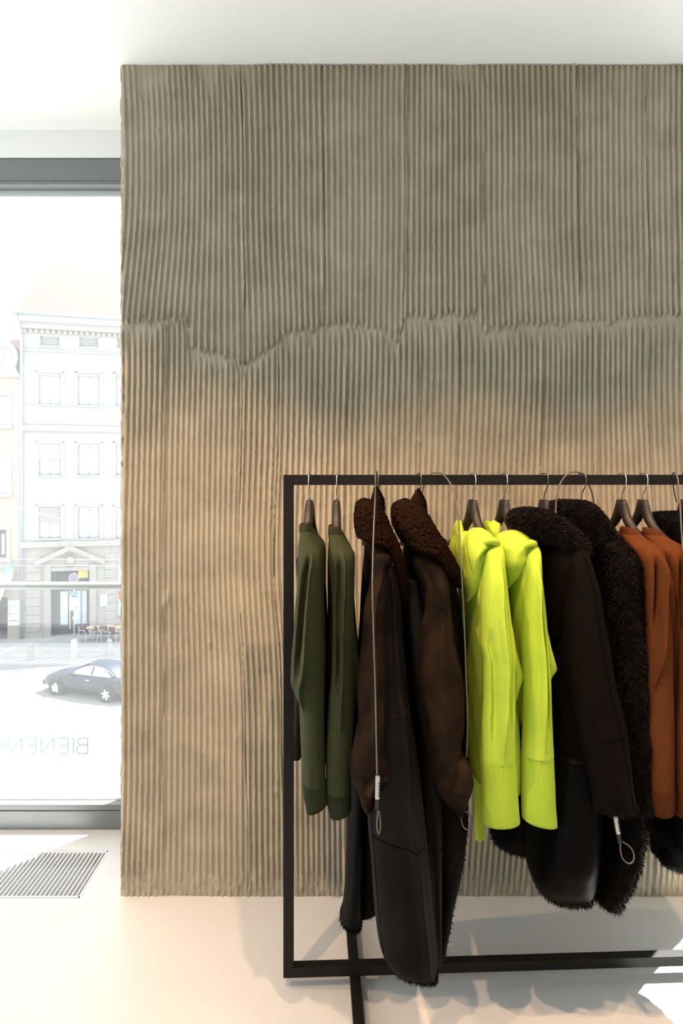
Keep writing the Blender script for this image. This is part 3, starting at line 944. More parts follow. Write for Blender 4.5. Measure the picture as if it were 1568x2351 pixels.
fur('hem_fringe', VV, F, 1500, .010, .0006, M['fur'], o, droop=1.2, jit=.6, seed=14, mask=lambda c: c[:, 2] < (c[:, 2].min() + .03))
c1_in = [(1500, 850, 880, 2.05, .08), (1800, 836, 870, 2.05, .08), (2000, 828, 866, 2.05, .08), (2070, 824, 866, 2.05, .06), (2094, 822, 868, 2.05, .035, -14)]
o, VV, F = loft('shearling_lining', c1_in, M['fur'], c1, n=60, wr=(.004, 20, 10), seed=15, ret=True)
fur('lining_pile', VV, F, 5000, .010, .0006, M['fur'], o, droop=.8, jit=.6, seed=16, mask=lambda c: c[:, 2] < .85)
c1_sl = [(1246, 853, 884, 1.86, .035), (1258, 856, 893, 1.83, .045), (1276, 857, 898, 1.80, .05), (1305, 855, 889, 1.785, .05), (1340, 849, 886, 1.775, .05), (1373, 840, 885, 1.77, .052), (1437, 831, 886, 1.76, .055), (1490, 828, 888, 1.755, .056), (1580, 819.5, 889, 1.75, .057), (1630, 823, 888, 1.745, .056), (1700, 813, 890, 1.74, .058), (1745, 804, 904, 1.735, .06), (1762, 803, 910, 1.735, .058)]
o = loft('sleeve', c1_sl, M['suede'], c1, n=110, step=.006, wr=(.0045, 14, 5), seed=17, cap=False,
         ridges=[(.020, .22, [(1300, .2), (1400, -.1), (1520, .25), (1640, .1), (1740, .3)]), (-.018, .25, [(1690, .25), (1730, .1), (1760, 0)])])
seam_on('seam', c1_sl, [1376, 1375, 1372, 1366], [-.8, -.2, .4, .9], M['suede'], o)
c1_cuff = [(1756, 805, 908, 1.735, .052), (1772, 806, 910, 1.735, .058), (1784, 809, 896, 1.732, .054), (1800, 813, 880, 1.73, .050), (1820, 822, 868, 1.73, .042), (1845, 834, 858, 1.73, .032), (1866, 841, 849, 1.73, .014)]
cu = loft('cuff', c1_cuff, M['suede'], o, n=90, step=.005, wr=(.007, 22, 16), seed=18, ridges=[(-.03, .28, [(1765, -.3), (1800, -.25)]), (.02, .2, [(1775, .1), (1850, .1)])])
cl = loft('cuff_lining', [(1812, 842, 854, 1.695, .012), (1830, 838, 856, 1.693, .016), (1850, 838, 853, 1.695, .014), (1864, 841, 848, 1.70, .008)], M['shear'], o, n=50, step=.003, wr=(.002, 60, 60), seed=19, curl=(.004, 260))


def coat_collar(parent, rows, seed, lapel, dense=190):
    o, VV, F = loft('shearling_collar', rows, M['shear'], parent, n=dense, step=.0022, pw=2.4, wr=(.003, 18, 18), curl=(.0085, 140), seed=seed, ret=True)
    fur('collar_curls', VV, F, 12000, .0055, .0010, M['shear'], o, droop=.2, jit=.9, seed=seed)
    pts = [px(x, y, Y_) for x, y, Y_, r_ in lapel]
    lp = MB().tube(pts, [p[3] for p in lapel], 26)
    V = np.array([tuple(v) for v in lp.v])
    Fq = np.array([q_ for q_ in lp.f if len(q_) == 4])
    l_ = lp.build('shearling_lapel', M['shear'], parent, smooth=True)
    fur('lapel_curls', V, Fq, 5000, .006, .0011, M['shear'], l_, droop=.2, jit=.9, seed=seed + 1)
    return o


coat_collar(c1, [(1147, 828, 848, 1.90, .05), (1151, 820, 862, 1.89, .075), (1160, 816, 872, 1.88, .085), (1175, 814.5, 882, 1.87, .09), (1195, 814, 891, 1.865, .095), (1215, 815.5, 899, 1.86, .098), (1230, 819, 905, 1.855, .1), (1240, 826, 909, 1.85, .097, 14), (1247, 842, 908, 1.85, .09, 20)], 21,
            [(893, 1232, 1.80, .016), (903, 1256, 1.79, .017), (912, 1280, 1.785, .016), (919, 1305, 1.785, .0135), (923, 1335, 1.79, .011), (926, 1370, 1.80, .009), (926, 1400, 1.81, .005)])
flap('collar_tip', (861, 1119), (851, 1152), (879, 1172), 1.945, c1, M['suede'])

hanger(962, 'dark hanger with dark hook inside the second shearling coat', 12, False)
c2 = thing('shearling_coat', 'dark brown suede coat with wide curly collar, between the first coat and the neon sweaters', 'coat', tuple(px(962, 1600, 1.97)), group='long shearling coats on the rack')
c2_body = [(1240, 932, 985, 1.98, .06), (1270, 926, 1010, 1.97, .15), (1320, 928, 1036, 1.97, .18), (1400, 912, 1055, 1.97, .175), (1500, 914, 1062, 1.97, .175), (1600, 920, 1066, 1.97, .175), (1750, 940, 1066, 1.96, .18), (1850, 956, 1066, 1.95, .185), (1900, 968, 1060, 1.93, .18), (1960, 984, 1050, 1.90, .16), (2030, 988, 1041, 1.865, .12), (2110, 993, 1030, 1.84, .085), (2178, 999, 1020, 1.83, .05)]
o, VV, F = loft('shearling_lining', c2_body, M['fur'], c2, n=90, step=.008, wr=(.004, 12, 4), seed=31, ret=True)
fur('lining_pile', VV, F, 9000, .009, .0006, M['fur'], o, droop=.5, jit=.7, seed=32, mask=lambda c: c[:, 2] < 1.0)
c2_strip = [(1330, 930, 962, 1.83, .03), (1500, 940, 985, 1.80, .035), (1700, 962, 1006, 1.785, .04), (1850, 976, 1014, 1.775, .042), (1950, 984, 1016, 1.765, .042), (2060, 990, 1015, 1.755, .042), (2160, 997, 1013, 1.75, .04), (2205, 1000, 1011, 1.75, .03)]
o = loft('body', c2_strip, M['suede2'], c2, n=70, step=.009, wr=(.004, 10, 3), seed=33)
seam_on('seam', c2_strip, [1930, 1936, 1936, 1932], [-.6, 0, .4, .9], M['thread'], o)
c2_sl = [(1258, 948, 1000, 1.87, .035), (1272, 947, 1012, 1.84, .048), (1292, 950, 1018, 1.82, .054), (1322, 962, 1027, 1.80, .056), (1357, 976, 1031, 1.79, .056), (1392, 976, 1033, 1.785, .056), (1437, 966, 1039, 1.78, .058), (1480, 960, 1045, 1.775, .06), (1525, 959, 1055, 1.77, .062), (1585, 962, 1063, 1.765, .062), (1650, 979, 1063, 1.76, .062), (1720, 984, 1055, 1.755, .06), (1755, 987, 1054, 1.755, .058)]
o = loft('sleeve', c2_sl, M['suede'], c2, n=120, step=.006, wr=(.005, 12, 4), seed=34, cap=False,
         ridges=[(.018, .28, [(1330, .35), (1420, .2), (1560, .0), (1680, -.1)]), (-.016, .22, [(1300, -.35), (1360, -.45), (1420, -.6)])])
seam_on('seam', c2_sl, [1377, 1384, 1388, 1389, 1386], [-.85, -.4, .1, .5, .92], M['suede'], o)
seam_on('seam', c2_sl, [1290, 1310, 1325], [.72, .78, .8], M['thread'], o, .0009)
c2_cuff = [(1734, 990, 1064, 1.755, .05), (1748, 988, 1072, 1.75, .056), (1770, 990, 1080, 1.748, .058), (1790, 995, 1083, 1.745, .056), (1812, 1002, 1082, 1.745, .05), (1835, 1019, 1076, 1.745, .042), (1856, 1040, 1069, 1.745, .03), (1872, 1053, 1062, 1.745, .012)]
loft('cuff', c2_cuff, M['suede'], o, n=90, step=.005, wr=(.006, 22, 12), seed=35, ridges=[(-.028, .25, [(1745, .35), (1775, .1), (1810, -.2)]), (.012, .2, [(1750, .7), (1830, .5)])])
loft('cuff_fold', [(1776, 1074, 1082, 1.755, .02), (1790, 1073, 1084, 1.753, .024), (1810, 1073, 1083, 1.752, .022), (1824, 1073, 1079, 1.752, .014)], M['shear'], o, n=40, step=.003, wr=(.001, 60, 60), seed=36, curl=(.0025, 260))
coat_collar(c2, [(1148, 922, 940, 1.92, .05), (1154, 908, 955, 1.91, .08), (1164, 900, 968, 1.90, .09), (1180, 898, 981, 1.89, .1), (1200, 900, 993, 1.88, .105), (1220, 909, 1005, 1.875, .11), (1238, 919, 1015, 1.87, .112), (1254, 930, 1023, 1.865, .112, 10), (1266, 946, 1028, 1.86, .105, 22), (1272, 966, 1030, 1.86, .098, 24)], 41,
            [(1000, 1245, 1.79, .020), (1014, 1268, 1.78, .021), (1028, 1290, 1.775, .020), (1040, 1312, 1.775, .0175), (1049, 1333, 1.78, .014), (1056, 1346, 1.785, .008)])
flap('collar_tip', (957, 1124), (940, 1156), (976, 1178), 1.955, c2, M['suede'])


# ------------------------------------------------------------------ neon hooded sweaters
def neon(x0, lab, body, hood, hoodfold, back, sleeve, cuff, elbow, far, farcuff, seed, ridges, roll):
    r = thing('hooded_sweater', lab, 'sweater', tuple(px(x0, 1400, 1.95)), group='neon hooded sweaters on the rack')
    loft('body', body, M['neon'], r, n=90, wr=(.006, 9, 3), seed=seed)
    h = loft('hood', hood, M['neon'], r, n=110, step=.005, wr=(.004, 18, 12), seed=seed + 1, ridges=hoodfold)
    if back:
        loft('hood_back', back, M['neon'], h, n=60, step=.006, wr=(.003, 18, 12), seed=seed + 6)
    MB().tube([px(x, y, Y_) for x, y, Y_, q_ in roll], [q_[3][3] for q_ in roll], 18).build('hood_edge', M['neon'], h, smooth=True)
    s = loft('sleeve', sleeve, M['neon'], r, n=120, step=.006, wr=(.0022, 18, 4), ridges=ridges, seed=seed + 2, cap=False)
    seam_on('shoulder_seam', sleeve, np.linspace(sleeve[1][0], 1385, 14), np.linspace(-.2, .2, 14), M['neonrib'], s, .0011, .0)
    loft('elbow_fold', elbow, M['neon'], s, n=60, step=.004, wr=(.002, 20, 10), seed=seed + 3)
    loft('cuff', cuff, M['neonrib'], s, n=300, step=.006, wr=(.0012, 16, 6), ribs=(44, .015), seed=seed + 4, topcap=False)
    s = loft('sleeve', far, M['neon'], r, n=64, wr=(.002, 20, 6), seed=seed + 5, cap=False)
    loft('cuff', farcuff, M['neonrib'], s, n=160, wr=(.0006, 20, 8), ribs=(26, .02), seed=seed + 7, topcap=False)
    return r


hanger(1085, 'dark wooden hanger holding the neon sweater beside the shearling coat', 14)
n1 = neon(1085, 'neon yellow-green hooded sweater hanging next to the second shearling coat',
          body=[(1222, 1048, 1088, 1.98, .05), (1250, 1044, 1116, 1.97, .12), (1285, 1048, 1140, 1.96, .16), (1340, 1056, 1145, 1.955, .17), (1420, 1063, 1150, 1.95, .18), (1520, 1066, 1160, 1.95, .185), (1640, 1072, 1178, 1.95, .19), (1740, 1078, 1184, 1.95, .19), (1765, 1080, 1185, 1.95, .185)],
          hood=[(1214, 1088, 1112, 1.885, .035), (1222, 1076, 1124, 1.875, .05), (1236, 1068, 1135, 1.865, .06), (1250, 1064, 1140, 1.855, .064), (1262, 1063, 1128, 1.85, .064), (1280, 1064, 1112, 1.845, .062), (1305, 1065, 1106, 1.845, .058), (1335, 1064, 1102, 1.85, .052), (1360, 1065, 1090, 1.86, .042), (1380, 1066, 1075, 1.87, .02)],
          hoodfold=[(.02, .3, [(1235, -.1), (1270, -.25), (1320, -.5)]), (-.018, .2, [(1250, .35), (1300, .3), (1350, .2)])],
          back=[(1196, 1052, 1056, 2.0, .03), (1205, 1046, 1060, 2.0, .04), (1225, 1041, 1064, 2.0, .05), (1260, 1035, 1066, 2.0, .055), (1300, 1042, 1068, 2.0, .05)],
          sleeve=[(1240, 1116, 1142, 1.85, .03), (1254, 1112, 1152, 1.835, .045), (1270, 1109, 1156.5, 1.82, .052), (1300, 1107, 1158, 1.81, .056), (1340, 1105, 1161.5, 1.80, .058), (1400, 1101, 1168, 1.795, .06), (1471, 1101, 1176, 1.79, .06), (1520, 1109, 1179, 1.785, .058), (1590, 1109, 1180, 1.785, .056), (1660, 1105, 1181, 1.78, .053), (1740, 1101, 1182.5, 1.78, .05)],
          cuff=[(1738, 1101, 1182.5, 1.78, .049), (1800, 1105, 1186, 1.78, .047), (1860, 1106.5, 1190.5, 1.78, .044), (1886, 1107.5, 1193, 1.78, .041, -4)],
          elbow=[(1440, 1160, 1177, 1.80, .02), (1490, 1164, 1184, 1.80, .025), (1530, 1168, 1195, 1.80, .025), (1554, 1172, 1201, 1.80, .022), (1580, 1172, 1192, 1.80, .02), (1622, 1174, 1181, 1.80, .012)],
          far=[(1300, 1060, 1088, 2.13, .04), (1450, 1072, 1100, 2.14, .045), (1600, 1080, 1110, 2.14, .043), (1640, 1082, 1112, 2.14, .04)],
          farcuff=[(1638, 1082, 1112, 2.14, .039), (1758, 1086, 1116, 2.14, .036)],
          seed=51, ridges=[(.030, .22, [(1300, .25), (1400, .2), (1520, .25), (1640, .15), (1730, .1)], 'v'), (-.018, .16, [(1320, .62), (1440, .62), (1560, .6), (1700, .5)]), (-.018, .2, [(1450, -.55), (1600, -.45), (1730, -.4)])],
          roll=[(1103, 1256, 1.80, (0, 0, 0, .004)), (1108, 1248, 1.795, (0, 0, 0, .007)), (1118, 1242, 1.79, (0, 0, 0, .0095)), (1130, 1241, 1.79, (0, 0, 0, .0105)), (1139, 1245, 1.80, (0, 0, 0, .010)), (1144, 1249, 1.815, (0, 0, 0, .006))])
MB().obox((px(1099, 1845, 1.94)), (1, 0, .03), (0, 1, 0), (-.03, 0, 1), .0135, .002, .106).build('tie_band', M['neonrib'], n1, bevel=.001)

hanger(1157, 'dark wooden hanger holding the neon sweater beside the chocolate coat', 14)
n2 = neon(1157, 'neon yellow-green hooded sweater hanging next to the chocolate brown coat',
          body=[(1228, 1140, 1170, 1.98, .05), (1255, 1146, 1195, 1.97, .12), (1290, 1150, 1220, 1.96, .16), (1340, 1154, 1226, 1.955, .17), (1420, 1160, 1232, 1.95, .18), (1520, 1172, 1236, 1.95, .185), (1640, 1180, 1240, 1.95, .19), (1740, 1184, 1242, 1.95, .19), (1790, 1186, 1242, 1.95, .185)],
          hood=[(1219, 1166, 1196, 1.895, .035), (1226, 1148, 1206, 1.885, .05), (1238, 1140, 1217, 1.875, .06), (1252, 1139, 1225, 1.865, .064), (1268, 1144, 1214, 1.86, .062), (1290, 1149, 1204, 1.855, .058), (1312, 1153, 1196, 1.86, .05), (1332, 1156, 1180, 1.87, .038), (1350, 1158, 1166, 1.88, .018)],
          hoodfold=[(.016, .3, [(1240, .0), (1270, -.15), (1310, -.3)]), (-.014, .2, [(1255, .5), (1290, .4)])],
          back=[(1197, 1116, 1122, 2.0, .03), (1206, 1112, 1128, 2.0, .04), (1222, 1112, 1142, 2.0, .05), (1240, 1116, 1150, 2.0, .05)],
          sleeve=[(1246, 1206, 1228, 1.855, .03), (1260, 1206, 1236, 1.84, .045), (1275, 1205, 1239, 1.825, .05), (1301, 1203.5, 1239.5, 1.815, .054), (1340, 1202.5, 1240.5, 1.81, .056), (1400, 1199, 1245, 1.805, .058), (1471, 1197, 1255, 1.80, .06), (1530, 1200, 1260, 1.795, .058), (1600, 1201, 1262, 1.79, .056), (1660, 1201.5, 1264.5, 1.79, .053), (1728, 1200, 1268, 1.785, .05)],
          cuff=[(1726, 1200, 1268, 1.785, .049), (1800, 1199, 1271.5, 1.785, .047), (1850, 1198.5, 1274, 1.785, .044), (1884, 1199.5, 1278, 1.785, .041, 16)],
          elbow=[(1430, 1240, 1252, 1.81, .02), (1480, 1245, 1262, 1.81, .025), (1515, 1248, 1272, 1.81, .025), (1534, 1250, 1277, 1.81, .022), (1550, 1250, 1267, 1.81, .018), (1568, 1252, 1258, 1.81, .01)],
          far=[(1300, 1130, 1158, 2.13, .04), (1450, 1150, 1180, 2.14, .045), (1600, 1168, 1196, 2.14, .043), (1720, 1176, 1200, 2.14, .04)],
          farcuff=[(1718, 1176, 1200, 2.14, .039), (1842, 1182, 1198, 2.14, .034)],
          seed=61, ridges=[(.028, .22, [(1300, .1), (1400, .05), (1520, .15), (1640, .1), (1720, .1)], 'v'), (-.020, .16, [(1320, .5), (1440, .5), (1560, .5), (1700, .4)])],
          roll=[(1195, 1270, 1.81, (0, 0, 0, .004)), (1201, 1258, 1.805, (0, 0, 0, .007)), (1210, 1250, 1.80, (0, 0, 0, .0095)), (1219, 1247, 1.80, (0, 0, 0, .0105)), (1226, 1249, 1.81, (0, 0, 0, .0095)), (1230, 1254, 1.825, (0, 0, 0, .006))])

# ------------------------------------------------------------------ chocolate coat with fur collar
hanger(1249, 'dark hanger with dark hook inside the chocolate brown coat', 16, False)
k1 = thing('wool_coat', 'smooth chocolate brown coat with a dark fur collar, beside the neon sweaters', 'coat', tuple(px(1290, 1600, 1.97)))
k1_body = [(1225, 1236, 1290, 1.98, .08), (1255, 1236, 1320, 1.97, .13), (1300, 1246, 1330, 1.965, .15), (1400, 1250, 1342, 1.96, .155), (1600, 1254, 1350, 1.95, .155), (1780, 1246, 1354, 1.945, .15), (1815, 1240, 1354, 1.94, .15)]
loft('body', k1_body, M['coat'], k1, n=100, step=.01, wr=(.005, 8, 2), seed=71, ridges=[(.02, .2, [(1280, .0), (1500, .05), (1800, .1)])])
k1_low = [(1700, 1240, 1356, 1.935, .155), (1780, 1228, 1357, 1.93, .16), (1860, 1224, 1358, 1.92, .16), (1930, 1215, 1358, 1.90, .15), (1980, 1212, 1358, 1.885, .12), (2008, 1218, 1358, 1.875, .098), (2030, 1228, 1358, 1.87, .075), (2048, 1243, 1357, 1.865, .055, 4), (2062, 1262, 1356, 1.86, .04, 6), (2072, 1290, 1350, 1.86, .02, 4)]
o, VV, F = loft('leather_panel', k1_low, M['leather'], k1, n=110, step=.008, pw=2.6, wr=(.005, 8, 3), seed=72, ret=True)
fur('hem_fringe', VV, F, 2500, .009, .0006, M['fur'], o, droop=1.3, jit=.5, seed=73, mask=lambda c: (c[:, 2] < .36))
k1_lobe = [(1800, 1180, 1240, 2.08, .09), (1870, 1140, 1236, 2.08, .09), (1905, 1129, 1234, 2.08, .088), (1922, 1127, 1232, 2.08, .07), (1940, 1134, 1232, 2.08, .05, 8), (1953, 1152, 1232, 2.08, .035, 14), (1961, 1175, 1230, 2.08, .02, 10)]
o, VV, F = loft('front_panel', k1_lobe, M['leather'], k1, n=80, step=.008, wr=(.004, 9, 4), seed=74, ret=True)
fur('hem_fringe', VV, F, 3500, .010, .0007, M['fur'], o, droop=.8, jit=.6, seed=75, mask=lambda c: c[:, 2] < .62)
k1_sl = [(1238, 1282, 1304, 1.88, .03), (1252, 1290, 1328, 1.86, .05), (1268, 1297, 1344, 1.84, .058), (1300, 1300, 1354, 1.825, .065), (1345, 1299, 1367, 1.82, .07), (1418, 1296, 1381, 1.81, .072), (1470, 1296, 1391, 1.805, .073), (1585, 1307, 1412, 1.795, .074), (1665, 1322, 1432, 1.79, .072), (1787, 1350, 1447, 1.78, .066), (1850, 1359, 1458, 1.775, .055, 4)]
o, VV, F = loft('sleeve', k1_sl, M['coat'], k1, n=110, step=.007, wr=(.003, 12, 3), seed=76, ret=True)
fur('cuff_fringe', VV, F, 1600, .010, .0006, M['furhair'], o, droop=1.2, jit=.5, seed=77, mask=lambda c: c[:, 2] < (c[:, 2].min() + .022))
seam_on('seam', k1_sl, np.linspace(1262, 1850, 30), np.linspace(.15, .62, 30), M['thread'], o, .0010)
seam_on('seam', k1_sl, [1682, 1680, 1676, 1671], [-.6, -.1, .2, .56], M['thread'], o, .0010)
k1_sh = [(1216, 1264, 1280, 1.93, .04), (1222, 1258, 1292, 1.92, .06), (1236, 1250, 1310, 1.91, .08), (1252, 1246, 1326, 1.90, .09), (1275, 1244, 1338, 1.895, .095), (1310, 1244, 1340, 1.90, .10), (1380, 1246, 1340, 1.91, .10), (1450, 1250, 1330, 1.93, .09)]
loft('shoulder', k1_sh, M['coat'], k1, n=100, step=.006, wr=(.003, 12, 6), seed=78)


def fur_piece(name, rows, parent, seed, n_hair, mat=None, hair=None, length=.015, droop=.7, n=70, pw=2.2, width=.00048):
    o, VV, F = loft(name, rows, mat or M['fur'], parent, n=n, step=.007, wr=(.008, 22, 16), seed=seed, ret=True, pw=pw)
    fur('fur_pile', VV, F, int(n_hair * 1.5), length, width, hair or M['furhair'], o, droop=droop, jit=.42, seed=seed)
    return o


fur_piece('fur_collar', [(1172, 1196, 1240, 1.93, .07), (1178, 1178, 1262, 1.925, .09), (1190, 1175, 1284, 1.915, .1), (1205, 1182, 1300, 1.91, .105), (1220, 1200, 1316, 1.905, .108), (1234, 1218, 1332, 1.90, .105, 10), (1248, 1236, 1343, 1.90, .095, 30), (1258, 1270, 1346, 1.90, .085, 20)], k1, 81, 22000)

# ------------------------------------------------------------------ long fur coat
hanger(1335, 'dark hanger with dark hook inside the long fur coat', 16, False)
k2 = thing('fur_coat', 'very dark brown long-haired fur coat between the chocolate coat and the rust sweaters', 'coat', tuple(px(1400, 1600, 2.0)))
fur_piece('fur_collar', [(1154, 1276, 1340, 1.99, .07), (1162, 1268, 1356, 1.985, .09), (1176, 1272, 1369, 1.98, .1), (1195, 1290, 1380, 1.975, .105), (1215, 1310, 1390, 1.97, .11), (1238, 1325, 1404, 1.965, .11)], k2, 82, 20000)
fur_piece('body', [(1225, 1330, 1392, 1.98, .10), (1245, 1336, 1414, 1.975, .15), (1275, 1342, 1436, 1.97, .18), (1340, 1346, 1440, 1.97, .19), (1500, 1356, 1446, 1.965, .19), (1700, 1375, 1450, 1.96, .19), (1870, 1372, 1441, 1.94, .17), (1970, 1362, 1432, 1.91, .13), (2040, 1362, 1418, 1.895, .08), (2076, 1372, 1412, 1.89, .035, 14)], k2, 83, 30000, length=.014, n=80, hair=M['fur'])
fur_piece('sleeve', [(1240, 1396, 1420, 1.88, .03), (1262, 1392, 1437, 1.86, .05), (1290, 1394, 1444, 1.845, .06), (1340, 1398, 1447, 1.84, .065), (1420, 1405, 1456, 1.835, .066), (1500, 1412, 1466, 1.83, .066), (1600, 1420, 1474, 1.825, .065), (1750, 1432, 1481, 1.82, .062), (1852, 1442, 1486, 1.815, .05)], k2, 84, 26000, length=.013)

# ------------------------------------------------------------------ rust sweaters
def rust(x0, lab, body, neck, sleeve, cuff, seed, ridges):
    r = thing('knit_sweater', lab, 'sweater', tuple(px(x0, 1330, 1.95)), group='rust sweaters on the rack')
    loft('body', body, M['rust'], r, n=80, wr=(.004, 10, 3), seed=seed)
    loft('neck_rib', neck, M['rustrib'], r, n=160, step=.004, wr=(.0008, 30, 30), ribs=(24, .03), topcap=False, cap=False, seed=seed)
    s = loft('sleeve', sleeve, M['rust'], r, n=110, step=.006, wr=(.0022, 22, 5), ridges=ridges, seed=seed + 1, cap=False)
    loft('cuff', cuff, M['rustrib'], s, n=240, step=.006, wr=(.0006, 20, 8), ribs=(34, .022), seed=seed + 2, topcap=False)
    return r


hanger(1427, 'dark wooden hanger holding the rust sweater beside the fur coat', 13)
rust(1427, 'rust orange knit sweater hanging next to the dark fur coat',
     body=[(1222, 1398, 1440, 1.99, .04), (1245, 1400, 1478, 1.98, .12), (1275, 1420, 1500, 1.97, .17), (1330, 1438, 1508, 1.965, .185), (1450, 1452, 1516, 1.965, .19), (1650, 1470, 1525, 1.965, .195), (1780, 1478, 1528, 1.96, .195)],
     neck=[(1211, 1430, 1456, 1.925, .030, 6), (1218, 1428, 1462, 1.92, .038, 8), (1236, 1428, 1472, 1.91, .048, 8)],
     sleeve=[(1228, 1430, 1470, 1.895, .036), (1242, 1436, 1490, 1.87, .045), (1256, 1446, 1511, 1.845, .05), (1270, 1456, 1521, 1.83, .052), (1295, 1466, 1523.5, 1.82, .054), (1340, 1472, 1524.5, 1.815, .055), (1418, 1476, 1532, 1.81, .055), (1470, 1478, 1535.5, 1.805, .055), (1560, 1477, 1538.5, 1.80, .054), (1650, 1476, 1540.5, 1.795, .052), (1750, 1480, 1542, 1.79, .049), (1804, 1484, 1542.5, 1.79, .047)],
     cuff=[(1802, 1484, 1542.5, 1.79, .046, -3), (1830, 1487, 1542.5, 1.79, .044, -5), (1862, 1493.5, 1541.5, 1.79, .040, -8)], seed=91,
     ridges=[(.038, .2, [(1280, .3), (1330, .15), (1420, -.2), (1500, -.5), (1580, -.8)], 'v'), (-.030, .2, [(1285, -.1), (1400, -.4), (1480, -.65)])])
hanger(1476, 'dark wooden hanger holding the rust sweater at the photo\'s right edge', 13)
rust(1476, 'rust orange knit sweater cut by the right edge, in front of black shearling',
     body=[(1222, 1460, 1496, 1.99, .04), (1245, 1470, 1536, 1.98, .12), (1275, 1486, 1556, 1.97, .17), (1330, 1502, 1566, 1.965, .185), (1450, 1512, 1574, 1.965, .19), (1650, 1530, 1584, 1.965, .195), (1780, 1538, 1586, 1.96, .195)],
     neck=[(1213, 1482, 1506, 1.925, .030, 6), (1220, 1480, 1514, 1.92, .038, 8), (1237, 1482, 1524, 1.91, .048, 8)],
     sleeve=[(1230, 1484, 1522, 1.895, .036), (1243, 1492, 1546, 1.87, .045), (1256, 1502, 1566, 1.845, .05), (1270, 1512, 1577, 1.83, .052), (1295, 1520, 1580, 1.82, .054), (1340, 1526, 1582, 1.815, .055), (1418, 1533, 1588, 1.81, .055), (1470, 1538, 1592, 1.805, .055), (1560, 1542, 1596, 1.80, .054), (1650, 1542, 1598, 1.795, .052), (1750, 1543, 1600, 1.79, .049), (1806, 1545, 1600, 1.79, .047)],
     cuff=[(1804, 1545, 1600, 1.79, .046, -3), (1830, 1546, 1600, 1.79, .044, -5), (1864, 1548.5, 1599, 1.79, .040, -8)], seed=96,
     ridges=[(.038, .2, [(1280, .3), (1330, .15), (1420, -.2), (1500, -.5), (1580, -.8)], 'v'), (-.030, .2, [(1285, -.1), (1400, -.4), (1480, -.65)])])

# ------------------------------------------------------------------ black fur jacket at the right edge
hanger(1573, 'dark wooden hanger at the right edge holding the black fur jacket', 13)
k3 = thing('fur_jacket', 'black curly fur jacket half cut off by the right edge of the photo', 'jacket', tuple(px(1600, 1600, 2.0)))
fur_piece('fur_collar', [(1178, 1508, 1620, 2.03, .07), (1188, 1502, 1630, 2.02, .09), (1205, 1506, 1640, 2.015, .1), (1235, 1514, 1650, 2.01, .11)], k3, 86, 14000, M['blackfur'], M['blackfur'], .010)
fur_piece('body', [(1230, 1520, 1620, 2.01, .12), (1280, 1540, 1640, 2.0, .17), (1400, 1545, 1646, 2.0, .18), (1700, 1530, 1646, 2.0, .18), (1850, 1496, 1646, 2.0, .18), (1884, 1487, 1646, 2.0, .178), (1912, 1494, 1646, 2.0, .175), (1925, 1503, 1646, 1.99, .14), (1962, 1503, 1644, 1.98, .09), (1980, 1518, 1642, 1.975, .06), (1994, 1556, 1636, 1.975, .035), (2000, 1572, 1628, 1.975, .02)], k3, 87, 24000, M['blackfur'], M['blackfur'], .009, n=90)


# ------------------------------------------------------------------ security cables
def smooth_path(pts, n=8):
    P = np.array([tuple(px(*p)) for p in pts])
    t = np.arange(len(P))
    q = np.linspace(0, len(P) - 1, (len(P) - 1) * n + 1)
    from_ = []
    for i in range(3):
        # catmull-rom
        c = []
        for u in q:
            k_ = min(int(u), len(P) - 2)
            s = u - k_
            p0, p1, p2, p3 = P[max(k_ - 1, 0), i], P[k_, i], P[k_ + 1, i], P[min(k_ + 2, len(P) - 1), i]
            c.append(.5 * ((2 * p1) + (-p0 + p2) * s + (2 * p0 - 5 * p1 + 4 * p2 - p3) * s * s + (-p0 + 3 * p1 - 3 * p2 + p3) * s ** 3))
        from_.append(c)
    return [Vector(v) for v in zip(*from_)]


def cable(lab, path, loop=None, lock=None, r=.0022):
    c = thing('security_cable', lab, 'security cable', tuple(px(*path[len(path) // 2])), group='anti-theft cables on the rack')
    MB().tube(smooth_path(path), r, 10).build('wire', M['cable'], c, smooth=True)
    if lock:
        (x0, y0), (x1, y1), Y_ = lock
        a, b = px(x0, y0, Y_), px(x1, y1, Y_)
        d = (b - a)
        L = d.length
        d.normalize()
        s = Vector((d.z, 0, -d.x))
        lk = MB().obox((a + b) / 2, s, (0, 1, 0), d, .0052, .005, L / 2).build('lock', M['lock'], c, bevel=.0015)
        for i in range(5):
            p = a + d * L * (.3 + .13 * i) + s * -.0045
            MB().obox(p, s, (0, 1, 0), d, .002, .0058, .0022).build('number_wheel', M['black'], lk)
        MB().obox(b + d * .012, s, (0, 1, 0), d, .0045, .0042, .013).build('rubber_sleeve', M['black'], c, bevel=.0015)
    if loop:
        MB().tube(smooth_path(loop), r * .85, 10).build('loop', M['cable'], c, smooth=True)
    return c


